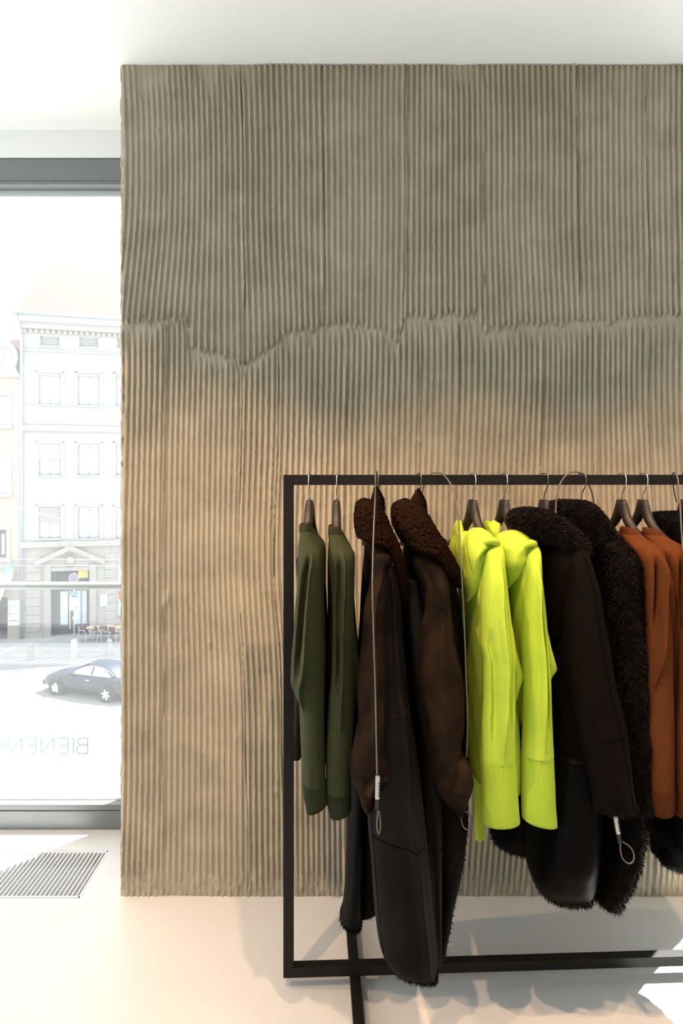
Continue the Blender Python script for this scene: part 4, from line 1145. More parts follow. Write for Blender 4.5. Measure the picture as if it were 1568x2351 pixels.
cable('thin steel cable with a silver lock hanging down in front of the first shearling coat',
      [(871, 1118, 2.02), (867, 1092, 2.01), (864, 1082, 1.985), (862, 1084, 1.955), (862, 1110, 1.935), (861, 1150, 1.79), (857, 1240, 1.72), (855, 1340, 1.69), (857, 1430, 1.68), (859, 1500, 1.675), (862, 1600, 1.67), (864, 1700, 1.66), (866, 1778, 1.655)],
      [(868, 1860, 1.655), (866, 1880, 1.655), (865.5, 1900, 1.655), (869, 1914, 1.655), (873, 1906, 1.655), (873, 1885, 1.655), (870, 1862, 1.655)],
      ((867, 1781), (866, 1834), 1.655))
cable('thin steel cable arching off the rail beside the second shearling coat',
      [(968, 1140, 2.03), (972, 1118, 2.02), (978, 1098, 2.01), (990, 1088, 2.0), (1003, 1085, 1.985), (1018, 1090, 1.955), (1032, 1107, 1.94), (1042, 1130, 1.92), (1049, 1160, 1.90), (1053, 1200, 1.84), (1057, 1270, 1.76), (1061, 1340, 1.75), (1066, 1440, 1.75), (1070, 1560, 1.745), (1073, 1660, 1.74), (1071, 1738, 1.74)],
      [(1064, 1866, 1.77), (1071, 1864, 1.765), (1080, 1876, 1.76), (1084, 1890, 1.76), (1080, 1902, 1.76), (1070, 1904, 1.76), (1062, 1895, 1.76), (1059, 1880, 1.765), (1062, 1866, 1.77)])
cable('thin steel cable looped over the rail above the fur collars',
      [(1276, 1178, 1.84), (1276, 1160, 1.87), (1279, 1135, 1.92), (1286, 1110, 1.955), (1298, 1093, 1.965), (1314, 1084, 1.985), (1330, 1085, 2.01), (1343, 1097, 2.03), (1353, 1116, 2.05), (1361, 1140, 2.06), (1365, 1165, 2.05), (1367, 1185, 2.02), (1366, 1240, 1.95), (1362, 1400, 1.87), (1390, 1650, 1.80), (1408, 1820, 1.75), (1412, 1872, 1.74)],
      [(1425, 1930, 1.74), (1424, 1950, 1.74), (1430, 1972, 1.74), (1443, 1982, 1.74), (1453, 1977, 1.74), (1455, 1962, 1.74), (1447, 1945, 1.74), (1429, 1932, 1.74)],
      ((1412, 1872), (1419, 1914), 1.74))
cable('thin steel cable over the rail at the photo\'s right edge',
      [(1553, 1152, 2.06), (1548, 1130, 2.05), (1545, 1105, 2.03), (1545, 1090, 2.0), (1549, 1085, 1.98), (1555, 1096, 1.96), (1558, 1120, 1.94), (1561, 1160, 1.92), (1564, 1215, 1.85), (1568, 1262, 1.775), (1580, 1320, 1.735), (1590, 1450, 1.72), (1596, 1620, 1.71), (1598, 1750, 1.71)],
      [(1600, 1832, 1.71), (1598, 1855, 1.71), (1602, 1885, 1.71), (1607, 1870, 1.71), (1604, 1834, 1.71)],
      ((1599, 1752), (1600, 1806), 1.71))

# ------------------------------------------------------------------ the street outside, one storey and a half below
CH_ST = 9.2
GZ = CAMZ - CH_ST


def gpt(x, y):
    Y = CH_ST * FPX / (y - HY)
    return Vector(((x - CX) / FPX * Y, Y, GZ))


KERB_Y = gpt(100, 1522).y
MB().box(-90, 90, 4.5, KERB_Y, GZ - .4, GZ - .10).build('street_road', M['road'], label='sunlit pale cobbled street below the window', cat='road', kind='structure')
MB().box(-90, 90, KERB_Y, 90, GZ - .4, GZ).build('street_pavement', M['pave'], label='grey stone pavement in front of the houses opposite', cat='pavement', kind='structure')
# joints of the big paving slabs: thin recessed-looking dark strips laid flush
jm = MB()
for k in range(16):
    a = gpt(-60 + k * 24, 1520)
    b = a + Vector((4.6, 9.0, 0))
    d = (b - a).normalized()
    jm.obox((a + b) / 2 + Vector((0, 0, .002)), d, d.cross(UPV), UPV, (b - a).length / 2, .02, .004)
for yy in (1475, 1485, 1497, 1510):
    jm.box(-30, -5, gpt(0, yy).y - .02, gpt(0, yy).y + .02, GZ - .002, GZ + .006)
jm.build('paving_joints', M['joint'], bpy.data.objects['street_pavement'], kind='stuff')
# cobble joints on the road close to the car
jm = MB()
c0 = gpt(190, 1590)
for i in range(-34, 35):
    jm.box(c0.x - 9, c0.x + 9, c0.y + i * .20 - .016, c0.y + i * .20 + .016, GZ - .101, GZ - .094)
for i in range(-42, 43):
    jm.box(c0.x + i * .21 - .014, c0.x + i * .21 + .014, c0.y - 6.8, c0.y + 6.8, GZ - .101, GZ - .0935)
jm.build('cobble_joints', M['joint'], bpy.data.objects['street_road'], kind='stuff')
for yy, lab in ((1716, 'pale tram rail furthest from the window'), (1742, 'pale tram rail in the middle of the street'), (1820, 'pale tram rail nearest the window')):
    p = gpt(100, yy)
    MB().box(-40, 40, p.y - .035, p.y + .035, GZ - .12, GZ - .092).build('tram_rail', M['zinc'], label=lab, cat='rail', group='tram rails in the street')


class Facade:
    def __init__(self, A, ang):
        self.A, self.t = Vector(A), Vector((math.cos(ang), math.sin(ang), 0))
        self.ang = ang

    def st(self, x, y):
        kx, ky = (x - CX) / FPX, (HY - y) / FPX
        s = (kx * self.A.y - self.A.x) / (self.t.x - kx * self.t.y)
        Y = self.A.y + s * self.t.y
        return s, CAMZ + ky * Y - GZ

    def rect(self, x0, x1, y0, y1):
        xm, ym = (x0 + x1) / 2, (y0 + y1) / 2
        return self.st(x0, ym)[0], self.st(x1, ym)[0], self.st(xm, y1)[1], self.st(xm, y0)[1]


def wall_with_holes(s0, s1, h0, h1, holes, thick):
    """slab in local facade coords with rectangular openings (x=s, y=inward, z=h)"""
    xs = sorted({s0, s1, *[v for h in holes for v in (max(s0, h[0]), min(s1, h[1]))]})
    zs = sorted({h0, h1, *[v for h in holes for v in (max(h0, h[2]), min(h1, h[3]))]})
    m = MB()
    for a, b in zip(xs, xs[1:]):
        run = None
        for c, d in zip(zs, zs[1:]):
            mx, mz = (a + b) / 2, (c + d) / 2
            solid = not any(h[0] < mx < h[1] and h[2] < mz < h[3] for h in holes)
            if solid:
                run = (run[0], d) if run else (c, d)
            if (not solid) and run:
                m.box(a, b, 0, thick, *run)
                run = None
        if run:
            m.box(a, b, 0, thick, *run)
    return m


# ---- white four-storey house
A1 = gpt(50, 1466)
B1 = gpt(275, 1452)
ang = math.atan2(B1.y - A1.y, B1.x - A1.x)
F1 = Facade(A1, ang)
hs = thing('apartment_house', 'white four-storey house with pedimented door and pale red roof across the street', 'building', tuple(A1), ang, local=True)
EAVE = F1.st(160, 742)[1]
W1 = 17.0
BAND = F1.st(160, 1248)[1]
cols = [(89, 139), (179, 228), (266, 316)]
wins = []
for (x0, x1), dy in zip(cols, (0, 2.5, 5)):
    wins += [(F1.rect(x0 + 3, x1 - 3, 773 + dy, 794 + dy), 'attic'), (F1.rect(x0, x1, 856 + dy * .7, 929 + dy * .7), 'tall'), (F1.rect(x0, x1, 1018, 1091), 'tall'), (F1.rect(x0, x1, 1163, 1236), 'tall')]
pitch = wins[4][0][0] - wins[0][0][0]
for k in (3, 4):
    for w_, kd in wins[0:4]:
        wins.append(((w_[0] + pitch * k, w_[1] + pitch * k, w_[2], w_[3]), kd))
door = F1.rect(117, 206, 1310, 1453)
door = (door[0], door[1], .02, door[3])
gwin = [F1.rect(268, 318, 1292, 1418)]
gwin.append((gwin[0][0] + pitch, gwin[0][1] + pitch, gwin[0][2], gwin[0][3]))
gwin.append((gwin[0][0] + 2 * pitch, gwin[0][1] + 2 * pitch, gwin[0][2], gwin[0][3]))
wall_with_holes(0, W1, BAND, EAVE, [w_[0] for w_ in wins], .35).build('upper_wall', M['bwhite'], hs)
wall_with_holes(0, W1, 0, BAND, [door] + gwin, .4).build('ground_floor_wall', M['bstone'], hs)
MB().box(0, W1, .5, 8.2, 0, EAVE).build('core', M['bwhite'], hs)
for i, (w_, kd) in enumerate(wins):
    a, b, c, d = w_
    fr = MB().box(a, a + .07, .16, .24, c, d).box(b - .07, b, .16, .24, c, d).box(a, b, .16, .24, c, c + .08).box(a, b, .16, .24, d - .1, d)
    if kd == 'tall':
        fr.box((a + b) / 2 - .06, (a + b) / 2 + .06, .16, .24, c, d)
    wn = fr.build('window', M['bwhite'], hs)
    if kd == 'tall':
        for pa, pb in ((a + .07, (a + b) / 2 - .06), ((a + b) / 2 + .06, b - .07)):
            MB().box(pa, pb, .19, .21, c + .08, d - .1).build('pane', M['bglass'], wn)
        MB().box(a - .05, b + .05, -.10, .05, c - .09, c).build('sill', M['zinc'], wn)
        MB().box(a - .02, b + .02, .04, .15, d - (.9 if i in (2, 3, 11) else .16), d).build('roller_shade', M['bshade'] if i in (3,) else M['bwhite'], wn)
        MB().box(a - .18, a, -.04, .02, c - .1, d + .12).box(b, b + .18, -.04, .02, c - .1, d + .12).box(a - .18, b + .18, -.04, .02, d, d + .14).build('surround', M['bwhite'], wn)
    else:
        MB().box(a, b, .2, .22, c, d).build('pane', M['bshade'], wn)
        for r_ in range(2):
            for q_ in range(6):
                sx = a + (b - a) * (.14 + .72 * (q_ + .5) / 6)
                sz = c + (d - c) * (.36 + .3 * r_)
                MB().box(sx - .04, sx + .04, .18, .2, sz - .04, sz + .04).build('vent_hole', M['zinc'], wn)
        MB().box(a - .06, b + .06, -.06, .1, c - .08, c).build('sill', M['zinc'], wn)
MB().box(-.1, W1 + .1, -.55, .3, EAVE - .12, EAVE + .28).box(-.05, W1, -.28, .3, EAVE - .45, EAVE - .12).build('eave_cornice', M['bwhite'], hs)
dn = MB()
sx = .1
while sx < W1:
    dn.box(sx, sx + .14, -.16, .05, EAVE - .70, EAVE - .47)
    sx += .3
dn.build('dentil_row', M['bpeach'], hs, kind='stuff')
g0 = F1.st(160, 985)[1]
MB().box(-.05, W1, -.22, .02, g0 - .14, g0 + .16).build('string_course', M['bwhite'], hs)
MB().box(-.05, W1, -.10, .02, F1.st(160, 808)[1] - .05, F1.st(160, 808)[1] + .05).build('string_course', M['bwhite'], hs)
MB().box(-.05, W1, -.06, .02, F1.st(160, 931)[1] - .04, F1.st(160, 931)[1] + .03).build('string_course', M['bwhite'], hs)
MB().box(-.05, W1, -.24, .02, BAND - .16, BAND + .16).build('stone_band', M['bstone'], hs)
# gutter and downpipe
MB().tube([(-.3, -.62, EAVE + .33), (W1, -.62, EAVE + .33)], .11, 10).build('gutter', M['zinc'], hs, smooth=True)
MB().tube([(-.2, -.62, EAVE + .25), (-.1, -.35, EAVE - .5), (.0, -.14, EAVE - .9), (.0, -.14, .05)], .085, 10).build('downpipe', M['zinc'], hs, smooth=True)
# roof: hip at the left
rf = MB()
RZ = EAVE + .25
rf.v = [(-.35, -.55, RZ), (W1, -.55, RZ), (W1, 4.0, RZ + 4.05), (.9, 4.0, RZ + 4.05), (-.35, 8.5, RZ), (W1, 8.5, RZ)]
rf.f = [(0, 1, 2, 3), (0, 3, 4), (3, 2, 5, 4), (0, 4, 5, 1)]
ro = rf.build('roof', M['broof'], hs)
MB().tube([(-.3, -.5, RZ + .05), (.9, 4.0, RZ + 4.1)], .07, 8).build('hip_ridge', M['bwhite'], ro)
# stone blocks of the ground floor: recessed joints told by proud courses
for (sa, sb) in ((.22, .95), (F1.st(241, 1380)[0], F1.st(268, 1380)[0] - .05)):
    z = .35
    while z < BAND - .8:
        MB().box(sa, sb, -.05, .02, z, z + .44).build('stone_block', M['bstone'], hs)
        z += .48
# pediment
pl, pr = F1.st(80, 1296), F1.st(241, 1296)
top = F1.st(160, 1262)
ps, pe, ph_, pt_ = pl[0], pr[0], pl[1], top[1]
pm = (ps + pe) / 2
pd = MB().prism([(ps, ph_ - .1), (pm, pt_ - .02), (pe, ph_ - .1), (pe, ph_ + .18), (pm, pt_ + .28), (ps, ph_ + .18)], -.35, .02).build('pediment', M['bstone'], hs)
MB().lathe((pm, -.02, pt_ - .95), [(.02, 0), (.22, .06), (.30, .3), (.24, .55), (.05, .66)], 14).build('carved_shield', M['bstone'], pd, smooth=True)
MB().box(door[0] - .35, door[0], -.14, .3, 0, ph_ - .1).box(door[1], door[1] + .35, -.14, .3, 0, ph_ - .1).box(door[0] - .2, door[1] + .2, -.10, .1, door[3], door[3] + .2).build('door_surround', M['bstone'], hs)
# door set deep
a, b, c, d = door
dr = MB().box(a, b, .42, .46, 0, d).build('entrance_door', M['bdoor'], hs)
tz = F1.st(160, 1338)[1]
MB().box(a + .25, b - .1, .40, .42, tz, d - .05).build('transom_pane', M['bdark'], dr)
MB().box(b - .65, b - .12, .385, .40, tz + .2, d - .05).build('transom_poster', M['yellowp'], dr)
for pa, pb in ((a + .45, a + .85), (a + 1.15, a + 1.65), (b - .55, b - .2)):
    MB().box(pa, pb, .40, .42, .55, tz - .55).build('door_pane', M['bglass'], dr)
MB().box(a, b, .39, .42, tz - .3, tz - .1).build('door_rail', M['zinc'], dr)
MB().tube([(a + .97, .34, .3), (a + .97, .34, tz - .5)], .035, 8).build('pull_bar', M['tabletop'], dr)
MB().box(a + 1.1, a + 1.5, .385, .40, .85, 1.0).build('letter_plate', M['signwhite'], dr)
MB().box(door[1] + .55, door[1] + .95, -.06, .0, 1.6, 2.3).build('wall_plaque', M['bglass'], hs)
for q in gwin:
    gw = MB().box(q[0], q[0] + .1, .1, .2, q[2], q[3]).box(q[0], q[1], .1, .2, q[2], q[2] + .1).build('shop_window', M['zinc'], hs)
    MB().box(q[0] + .1, q[1], .14, .16, q[2] + .1, q[3]).build('pane', M['bglass'], gw)
    MB().box(q[0] + .12, q[0] + .35, .11, .13, q[2] + 1.1, q[2] + 1.6).build('red_notice', M['red'], gw)

# ---- peach house to its left
A2 = Vector((A1.x - .05, A1.y - .1, GZ))
F2 = Facade(A2, math.radians(4))
h2 = thing('apartment_house', 'peach house with curled gable at the far left edge of the window', 'building', tuple(A2), math.radians(4), local=True)
E2 = F2.st(20, 862)[1]
L2 = -14.0
w2 = []
for y0, y1, dk in ((908, 975, 0), (1055, 1131, 0), (1216, 1280, 1)):
    q = F2.rect(-22, 18 if not dk else 15, y0, y1)
    for k in range(3):
        w2.append(((q[0] - 2.9 * k, q[1] - 2.9 * k, q[2], q[3]), dk))
arch = F2.rect(-110, 17, 1372, 1468)
arch = (arch[0], arch[1], .02, arch[3])
wall_with_holes(L2, 0, 0, E2, [x[0] for x in w2] + [arch], .4).build('wall', M['bpeach'], h2)
MB().box(L2, -1.0, .6, 3.6, 3.4, E2).build('core', M['bpeach'], h2)
MB().box(L2, arch[0], .4, 3.6, 0, 3.4).box(arch[1], -.3, .4, 1.2, 0, 3.4).build('core', M['bpeach'], h2)
MB().box(arch[0], arch[1], 3.5, 3.6, 0, 3.4).build('passage_end', M['bdark'], h2)
for q, dk in w2:
    wn = MB().box(q[0] - .22, q[0], -.05, .1, q[2] - .1, q[3] + .2).box(q[1], q[1] + .22, -.05, .1, q[2] - .1, q[3] + .2).box(q[0], q[1], -.05, .1, q[3], q[3] + .2).build('window', M['bwhite'], h2)
    MB().box(q[0], q[1], .2, .22, q[2], q[3]).build('pane', M['bdark'] if dk else M['bglass'], wn)
    MB().box(q[0] - .3, q[1] + .3, -.18, .1, q[2] - .22, q[2] - .06).build('sill', M['bwhite'], wn)
    if dk:
        for k in range(3):
            MB().box(q[1] - .32 - .22 * k, q[1] - .16 - .22 * k, .14, .18, q[2] + .15, q[3] - .25).build('displayed_item', M['signwhite'] if k == 0 else M['wicker'], wn)
# gable: curled volute
vol = [(0.0, E2), (-.15, E2 + .5), (-.62, E2 + .55)]
gb = []
for k in range(13):
    t_ = -.3 + k / 12 * (math.pi * .75)
    gb.append((-1.35 + 1.25 * math.cos(t_), E2 + 1.05 + 1.05 * math.sin(t_)))
gpts = [(-.02, E2), (-.25, E2 + .45)] + gb + [(-2.6, E2 + 2.9), (-4.2, E2 + 4.6), (-7, E2 + 5.2), (-12, E2 + .3), (-14, E2)]
MB().prism(gpts, -.05, .45).build('gable', M['bwhite'], h2)
MB().tube([(-1.2 + .75 * math.cos(t_ * .5) * (1 - t_ / 22), -.08, E2 + 1.0 + .75 * math.sin(t_ * .5) * (1 - t_ / 22)) for t_ in range(20)], .05, 6).build('volute_scroll', M['bwhite'], h2)
MB().box(L2, .02, -.2, .1, E2 - .12, E2 + .1).build('cornice', M['bwhite'], h2)
r2 = MB()
r2.v = [(-.2, .5, E2 + .1), (-1.2, 4.5, E2 + 2.9), (L2, 4.5, E2 + 2.9), (L2, .5, E2 + .1), (-2.2, 8, E2 + .1), (L2, 8, E2 + .1)]
r2.f = [(0, 1, 2, 3), (1, 4, 5, 2), (0, 4, 1), (3, 2, 5)]
r2.build('roof', M['broof2'], h2)
gb0 = F2.st(20, 1312)[1]
MB().box(L2, .0, -.1, .05, gb0 - .1, gb0 + .12).build('string_course', M['bpeach'], h2)
aw = F2.rect(-110, 25, 1316, 1378)
m = MB()
m.v = [(aw[0], 0, aw[3]), (aw[1], 0, aw[3]), (aw[1] - .1, -1.3, aw[2] + .4), (aw[0], -1.3, aw[2] + .4), (aw[1] - .1, -1.3, aw[2]), (aw[0], -1.3, aw[2]), (aw[1], 0, aw[3] - .1), (aw[0], 0, aw[3] - .1)]
m.f = [(0, 1, 2, 3), (3, 2, 4, 5), (1, 6, 2), (2, 6, 4), (7, 6, 4, 5)]
m.build('awning', M['signwhite'], h2)
sb = F2.rect(20, 47, 1377, 1436)
bo = MB().box(sb[0], sb[1], -.10, -.02, sb[2], sb[3]).build('notice_board', M['signgrey'], h2, bevel=.01)
for k in range(7):
    MB().box(sb[0] + .08, sb[1] - .12, -.108, -.10, sb[3] - .18 - .11 * k, sb[3] - .14 - .11 * k).build('text_line', M['signwhite'], bo)
MB().box(sb[0] + .08, sb[1] - .1, -.108, -.10, sb[2] + .26, sb[2] + .31).build('text_line', M['red'], bo)
MB().box(sb[0] + .06, sb[0] + .22, -.108, -.10, sb[2] + .62, sb[2] + .70).build('text_line', M['red'], bo)
MB().box(sb[0] + .06, sb[1] - .14, -.108, -.10, sb[2] + .05, sb[2] + .16).build('text_line', M['signwhite'], bo)
# lantern on a bracket
lp = F2.st(29, 1330)
lt = thing('street_lantern', 'green copper street lantern on the peach house wall', 'lantern', tuple(A2), math.radians(4), local=True)
lx, lz = lp[0], lp[1]
MB().tube([(lx + .15, 0, lz - .25), (lx + .12, -.25, lz - .1), (lx, -.5, lz + .0)], .05, 8).build('bracket', M['coppergreen'], lt, smooth=True)
MB().lathe((lx, -.5, lz), [(.10, -.02), (.13, .02), (.16, .06), (.26, .56), (.20, .58)], 6).build('lamp_glass', M['lampglass'], lt)
MB().lathe((lx, -.5, lz + .56), [(.36, 0), (.34, .06), (.20, .22), (.07, .28), (.07, .36), (.10, .40), (.02, .52)], 16).build('cap', M['coppergreen'], lt, smooth=True)
for k in range(6):
    t_ = math.pi * 2 * k / 6
    MB().tube([(lx + .17 * math.cos(t_), -.5 + .17 * math.sin(t_), lz + .05), (lx + .27 * math.cos(t_), -.5 + .27 * math.sin(t_), lz + .57)], .015, 6).build('glazing_bar', M['coppergreen'], lt)

# ---- parking signs
sp = gpt(170, 1510)
sg = thing('parking_sign', 'pole with round no-parking sign and blue parking plate on a stone base', 'traffic sign', tuple(sp), local=True)
sc_ = sp.y / FPX
zz = lambda y: (HY - y) * sc_ + CAMZ - GZ
MB().lathe((0, 0, 0), [(.17, 0), (.17, .85), (.15, .92), (.02, .98)], 14).build('stone_base', M['signgrey'], sg, smooth=False)
MB().tube([(0, 0, .9), (0, 0, zz(1316))], .035, 10).build('pole', M['zinc'], sg, smooth=True)
dz = zz(1327)


def disc(r, y0, y1):
    pts = [(r * math.cos(2 * math.pi * k / 32), dz + r * math.sin(2 * math.pi * k / 32)) for k in range(32)]
    return MB().prism(pts, y0, y1)


rd = disc(.245, -.06, -.045).build('round_plate', M['signwhite'], sg)
disc(.225, -.064, -.06).build('red_ring', M['red'], rd)
disc(.175, -.068, -.064).build('blue_field', M['blue'], rd)
MB().obox((0, -.071, dz), (.707, 0, -.707), (0, 1, 0), (.707, 0, .707), .19, .003, .022).build('red_bar', M['red'], rd)
p0, p1 = zz(1401), zz(1358)
pp = MB().box(-.23, .23, -.06, -.045, p0, p1).build('plate', M['signwhite'], sg)
MB().box(-.22, .22, -.064, -.06, p1 - .29, p1 - .01).build('blue_plate', M['blue'], pp)
MB().box(-.16, -.11, -.067, -.064, p1 - .27, p1 - .04).box(-.16, .0, -.067, -.064, p1 - .08, p1 - .04).box(-.16, .0, -.067, -.064, p1 - .18, p1 - .14).box(-.04, .01, -.067, -.064, p1 - .18, p1 - .04).build('letter', M['signwhite'], pp)
MB().box(.06, .19, -.067, -.064, p1 - .17, p1 - .14).build('arrow', M['signwhite'], pp)
MB().box(.1, .17, -.067, -.06, p0 + .08, p0 + .2).build('small_mark', M['blue'], pp)
MB().box(.09, .14, -.067, -.06, p1 - .42, p1 - .39).build('small_mark', M['bdark'], pp)

# bollards
for (x, y, lab, mt) in ((70, 1516, 'pale stone bollard left of the parking sign', 'bstone'), (251, 1506, 'white stone bollard in front of the café chairs', 'bwhite')):
    p = gpt(x, y)
    bl = thing('stone_bollard', lab, 'bollard', tuple(p), local=True, group='stone bollards on the pavement')
    MB().lathe((0, 0, 0), [(.17, 0), (.155, .62), (.165, .64), (.165, .70)], 16).build('shaft', M[mt], bl)
    MB().lathe((0, 0, .70), [(.14, 0), (.15, .06), (.11, .14), (.03, .19)], 16).build('cap', M[mt], bl, smooth=True)


# ---- stacked café furniture
def cafe_table(x, y, tilt, lab):
    p = gpt(x, y)
    t = thing('cafe_table', lab, 'table', tuple(p), tilt, local=True, group='café tables pushed together')
    MB().lathe((0, 0, .71), [(.34, 0), (.36, .015), (.34, .03)], 24).build('tabletop', M['tabletop'], t)
    for s in (-1, 1):
        for q in (-1, 1):
            MB().tube([(s * .30, q * .22, 0), (s * .10, q * .06, .40), (s * .26, q * .16, .70)], .018, 8).build('leg', M['chrome'], t, smooth=True)


def cafe_chair(x, y, rz, lab):
    p = gpt(x, y)
    t = thing('cafe_chair', lab, 'chair', tuple(p), rz, local=True, group='café chairs stacked by the door')
    MB().box(-.22, .22, -.21, .21, .43, .46).build('seat', M['wicker'], t, bevel=.01)
    MB().box(-.21, .21, .19, .215, .58, .86).build('backrest', M['wicker'], t, bevel=.01)
    for s in (-1, 1):
        MB().tube([(s * .23, -.22, 0), (s * .22, -.2, .44)], .014, 8).build('leg', M['chrome'], t)
        MB().tube([(s * .23, .25, 0), (s * .22, .2, .45), (s * .22, .22, .88)], .014, 8).build('leg', M['chrome'], t)
        MB().tube([(s * .23, -.2, .44), (s * .25, -.18, .66), (s * .25, .2, .67)], .014, 8).build('armrest', M['chrome'], t)


cafe_table(213, 1470, .2, 'round café table nearest the door')
cafe_table(246, 1468, .6, 'round café table behind the white bollard')
cafe_table(272, 1470, 1.0, 'round café table at the ribbed wall\'s edge')
cafe_chair(194, 1473, 1.4, 'brown café chair with pale legs nearest the door')
cafe_chair(228, 1472, 2.4, 'brown café chair between the first two round tables')
cafe_chair(240, 1474, .6, 'brown café chair just left of the white bollard')
cafe_chair(262, 1473, 2.9, 'brown café chair right of the white bollard')

# ---- overhead wires
for (ya, yb, Yw, r_, lab) in ((1048, 1052, 22, .008, 'thin overhead wire highest across the window view'), (1155, 1228, 16, .012, 'pale overhead wire sloping down to the right'), (1284, 1285, 20, .008, 'thin overhead wire just above the lantern'), (1298, 1299, 20, .008, 'thin overhead wire crossing the lantern')):
    a, b = px(-500, ya - (yb - ya) * 1.8, Yw), px(700, yb + (yb - ya) * 1.5, Yw)
    MB().tube([a, (a + b) / 2, b], r_, 6).build('overhead_wire', M['wire'], label=lab, cat='wire', group='overhead wires above the street')

# ---- dark blue coupé
pf, prr = gpt(147, 1589), gpt(262, 1606)
cc = (pf + prr) / 2
cang = math.atan2(prr.y - pf.y, prr.x - pf.x)
RZD = -.10
ct = thing('parked_car', 'dark blue two-door car parked on the cobbles', 'car', (cc.x, cc.y + .75, GZ - .10), cang, local=True)
WB = (prr - pf).length / 2
# x: front at -, y: -side faces the viewer


def station(x, zb, zt, w):
    return [(x, 0, zb), (x, -w * .86, zb), (x, -w * .98, zb + .12), (x, -w, zb + (zt - zb) * .55), (x, -w * .95, zt - .07), (x, -w * .80, zt), (x, 0, zt + .03),
            (x, w * .80, zt), (x, w * .95, zt - .07), (x, w, zb + (zt - zb) * .55), (x, w * .98, zb + .12), (x, w * .86, zb)]


sts = [(-2.20, .42, .58, .55), (-2.13, .26, .68, .72), (-1.9, .22, .76, .80), (-1.5, .22, .84, .84), (-1.0, .22, .91, .86), (-.6, .2, .945, .865), (0, .2, .955, .87), (.6, .2, .965, .87), (1.2, .2, .975, .865), (1.6, .22, .97, .85), (2.0, .24, .95, .80), (2.25, .30, .90, .72), (2.32, .45, .80, .58)]
m = MB()
for s_ in sts:
    m.v += station(*s_)
nn = 12
for i in range(len(sts) - 1):
    for k in range(nn):
        m.f.append((i * nn + k, i * nn + (k + 1) % nn, (i + 1) * nn + (k + 1) % nn, (i + 1) * nn + k))
m.f += [tuple(reversed(range(nn))), tuple((len(sts) - 1) * nn + k for k in range(nn))]
m.build('body', M['carpaint'], ct, smooth=True, subsurf=2)
gh = [(-.72, .945, .73, .945, .70), (-.35, .95, .74, 1.17, .63), (.05, .955, .745, 1.33, .57), (.45, .96, .745, 1.385, .55), (.85, .965, .74, 1.36, .55), (1.2, .97, .73, 1.25, .56), (1.55, .97, .70, 1.06, .60), (1.72, .965, .68, .965, .64)]
m = MB()
for x, z0, w0, z1, w1 in gh:
    m.v += [(x, -w0, z0 - .03), (x, -(w0 * .45 + w1 * .55), z0 * .45 + z1 * .55), (x, -w1, z1 - .01), (x, -w1 * .5, z1 + .03), (x, 0, z1 + .04), (x, w1 * .5, z1 + .03), (x, w1, z1 - .01), (x, w0 * .45 + w1 * .55, z0 * .45 + z1 * .55), (x, w0, z0 - .03)]
nn = 9
for i in range(len(gh) - 1):
    for k in range(nn - 1):
        m.f.append((i * nn + k, i * nn + k + 1, (i + 1) * nn + k + 1, (i + 1) * nn + k))
m.build('roof', M['carpaint'], ct, smooth=True, subsurf=1)


def side_pt(x, f_, side, off=.012):
    arr = np.array(gh)
    z0, w0, z1, w1 = [np.interp(x, arr[:, 0], arr[:, i]) for i in (1, 2, 3, 4)]
    return (x, side * ((w0 * (1 - f_) + w1 * f_) + off), (z0 - .02) * (1 - f_) + (z1 - .05) * f_ + .03 * (1 - f_))


for side in (-1, 1):
    for xa, xb in ((-.45, .42), (.50, 1.38)):
        m = MB()
        n_ = 12
        for i in range(n_ + 1):
            x = xa + (xb - xa) * i / n_
            m.v += [side_pt(x, .0, side), side_pt(x, .92, side)]
        for i in range(n_):
            m.f.append((2 * i, 2 * i + 2, 2 * i + 3, 2 * i + 1))
        m.build('side_window', M['carglass'], ct, smooth=True)
    tr = [side_pt(x, .96, side, .02) for x in np.linspace(-.55, 1.45, 24)]
    MB().tube(tr + [side_pt(1.45, .0, side, .02), side_pt(-.6, 0, side, .02)], .013, 6).build('window_trim', M['chrome'], ct, smooth=True)
    MB().obox((.35, side * .885, .80), (1, 0, 0), (0, 1, 0), (0, 0, 1), .09, .015, .018).build('door_handle', M['chrome'], ct, bevel=.005)
    MB().obox((-.58, side * .90, .98), (1, 0, 0), (0, 1, 0), (0, 0, 1), .06, .09, .06).build('mirror', M['carpaint'], ct, bevel=.02)
    MB().obox((-.1, side * .877, .45), (1, 0, 0), (0, 1, 0), (0, 0, 1), 1.0, .012, .03).build('side_moulding', M['carpaint'], ct, bevel=.005)
m = MB()
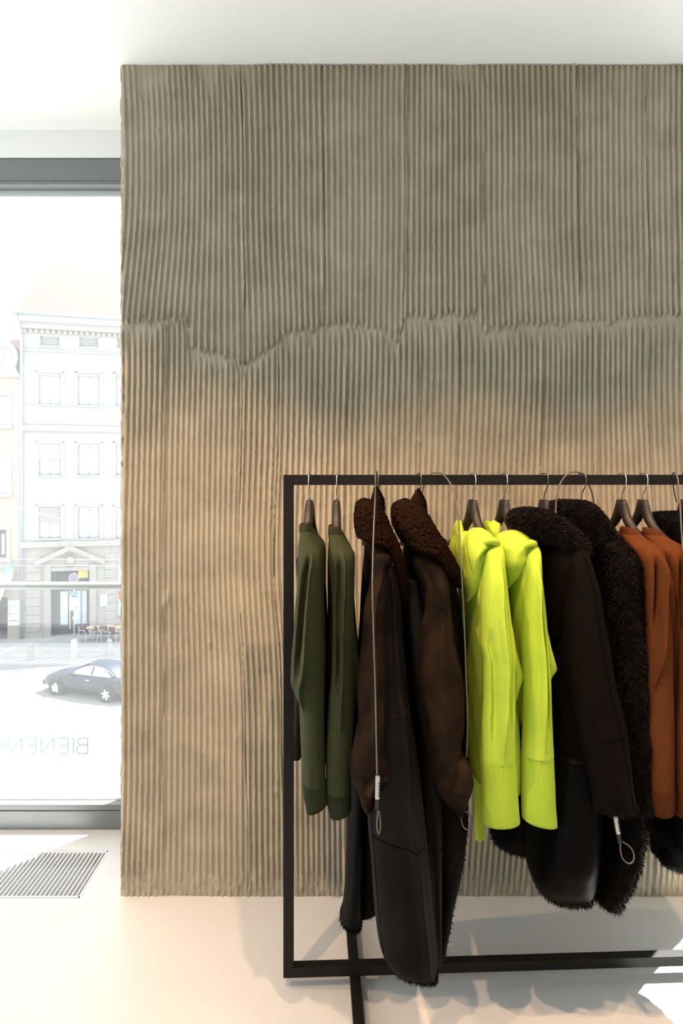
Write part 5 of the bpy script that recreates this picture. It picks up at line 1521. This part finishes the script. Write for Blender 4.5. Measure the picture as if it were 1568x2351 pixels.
m.v = [(-.78, -.66, .955), (-.78, .66, .955), (.0, .54, 1.345), (.0, -.54, 1.345)]
m.f = [(0, 1, 2, 3)]
m.build('windscreen', M['carglass'], ct)
for s in (-1, 1):
    MB().obox((-2.10, s * .55, .60), (1, 0, 0), (0, 1, 0), (0, 0, 1), .06, .17, .09).build('headlamp', M['rim'], ct, bevel=.03)
MB().obox((-2.10, 0, .40), (1, 0, 0), (0, 1, 0), (0, 0, 1), .13, .70, .10).build('bumper', M['carpaint'], ct, bevel=.04)
for fx, turn in ((-WB, .45), (WB, 0)):
    for s in (-1, 1):
        MB().cyl((fx, s * .60, .33), (0, s, 0), .385, .275, 28).build('wheel_arch', M['tyre'], ct)
        c_, sn_ = math.cos(turn), math.sin(turn)
        ax = Vector((sn_, -c_, 0)) if s < 0 else Vector((-sn_, c_, 0))
        ctr = Vector((fx, s * .83, .315))
        wh = MB()
        e1, e2 = ax.orthogonal().normalized(), None
        e2 = ax.cross(e1)
        ring = [(.20, -.1), (.30, -.1), (.315, -.06), (.315, .06), (.30, .1), (.215, .1), (.20, .07)]
        n_ = 28
        for rr_, hh in ring:
            for k in range(n_):
                t_ = 2 * math.pi * k / n_
                wh.v.append(tuple(ctr + e1 * rr_ * math.cos(t_) + e2 * rr_ * math.sin(t_) + ax * hh))
        for i in range(len(ring)):
            for k in range(n_):
                k2, i2 = (k + 1) % n_, (i + 1) % len(ring)
                wh.f.append((i * n_ + k, i * n_ + k2, i2 * n_ + k2, i2 * n_ + k))
        ty = wh.build('tyre', M['tyre'], ct, smooth=True)
        MB().cyl(ctr + ax * .02, ax, .20, .02, 24).build('rim_dish', M['zinc'], ty)
        MB().cyl(ctr + ax * .05, ax, .055, .04, 16).build('hub', M['rim'], ty)
        for k in range(6):
            t_ = 2 * math.pi * k / 6
            d_ = e1 * math.cos(t_) + e2 * math.sin(t_)
            MB().obox(ctr + d_ * .12 + ax * .065, d_, ax, d_.cross(ax), .085, .015, .042).build('spoke', M['rim'], ty)
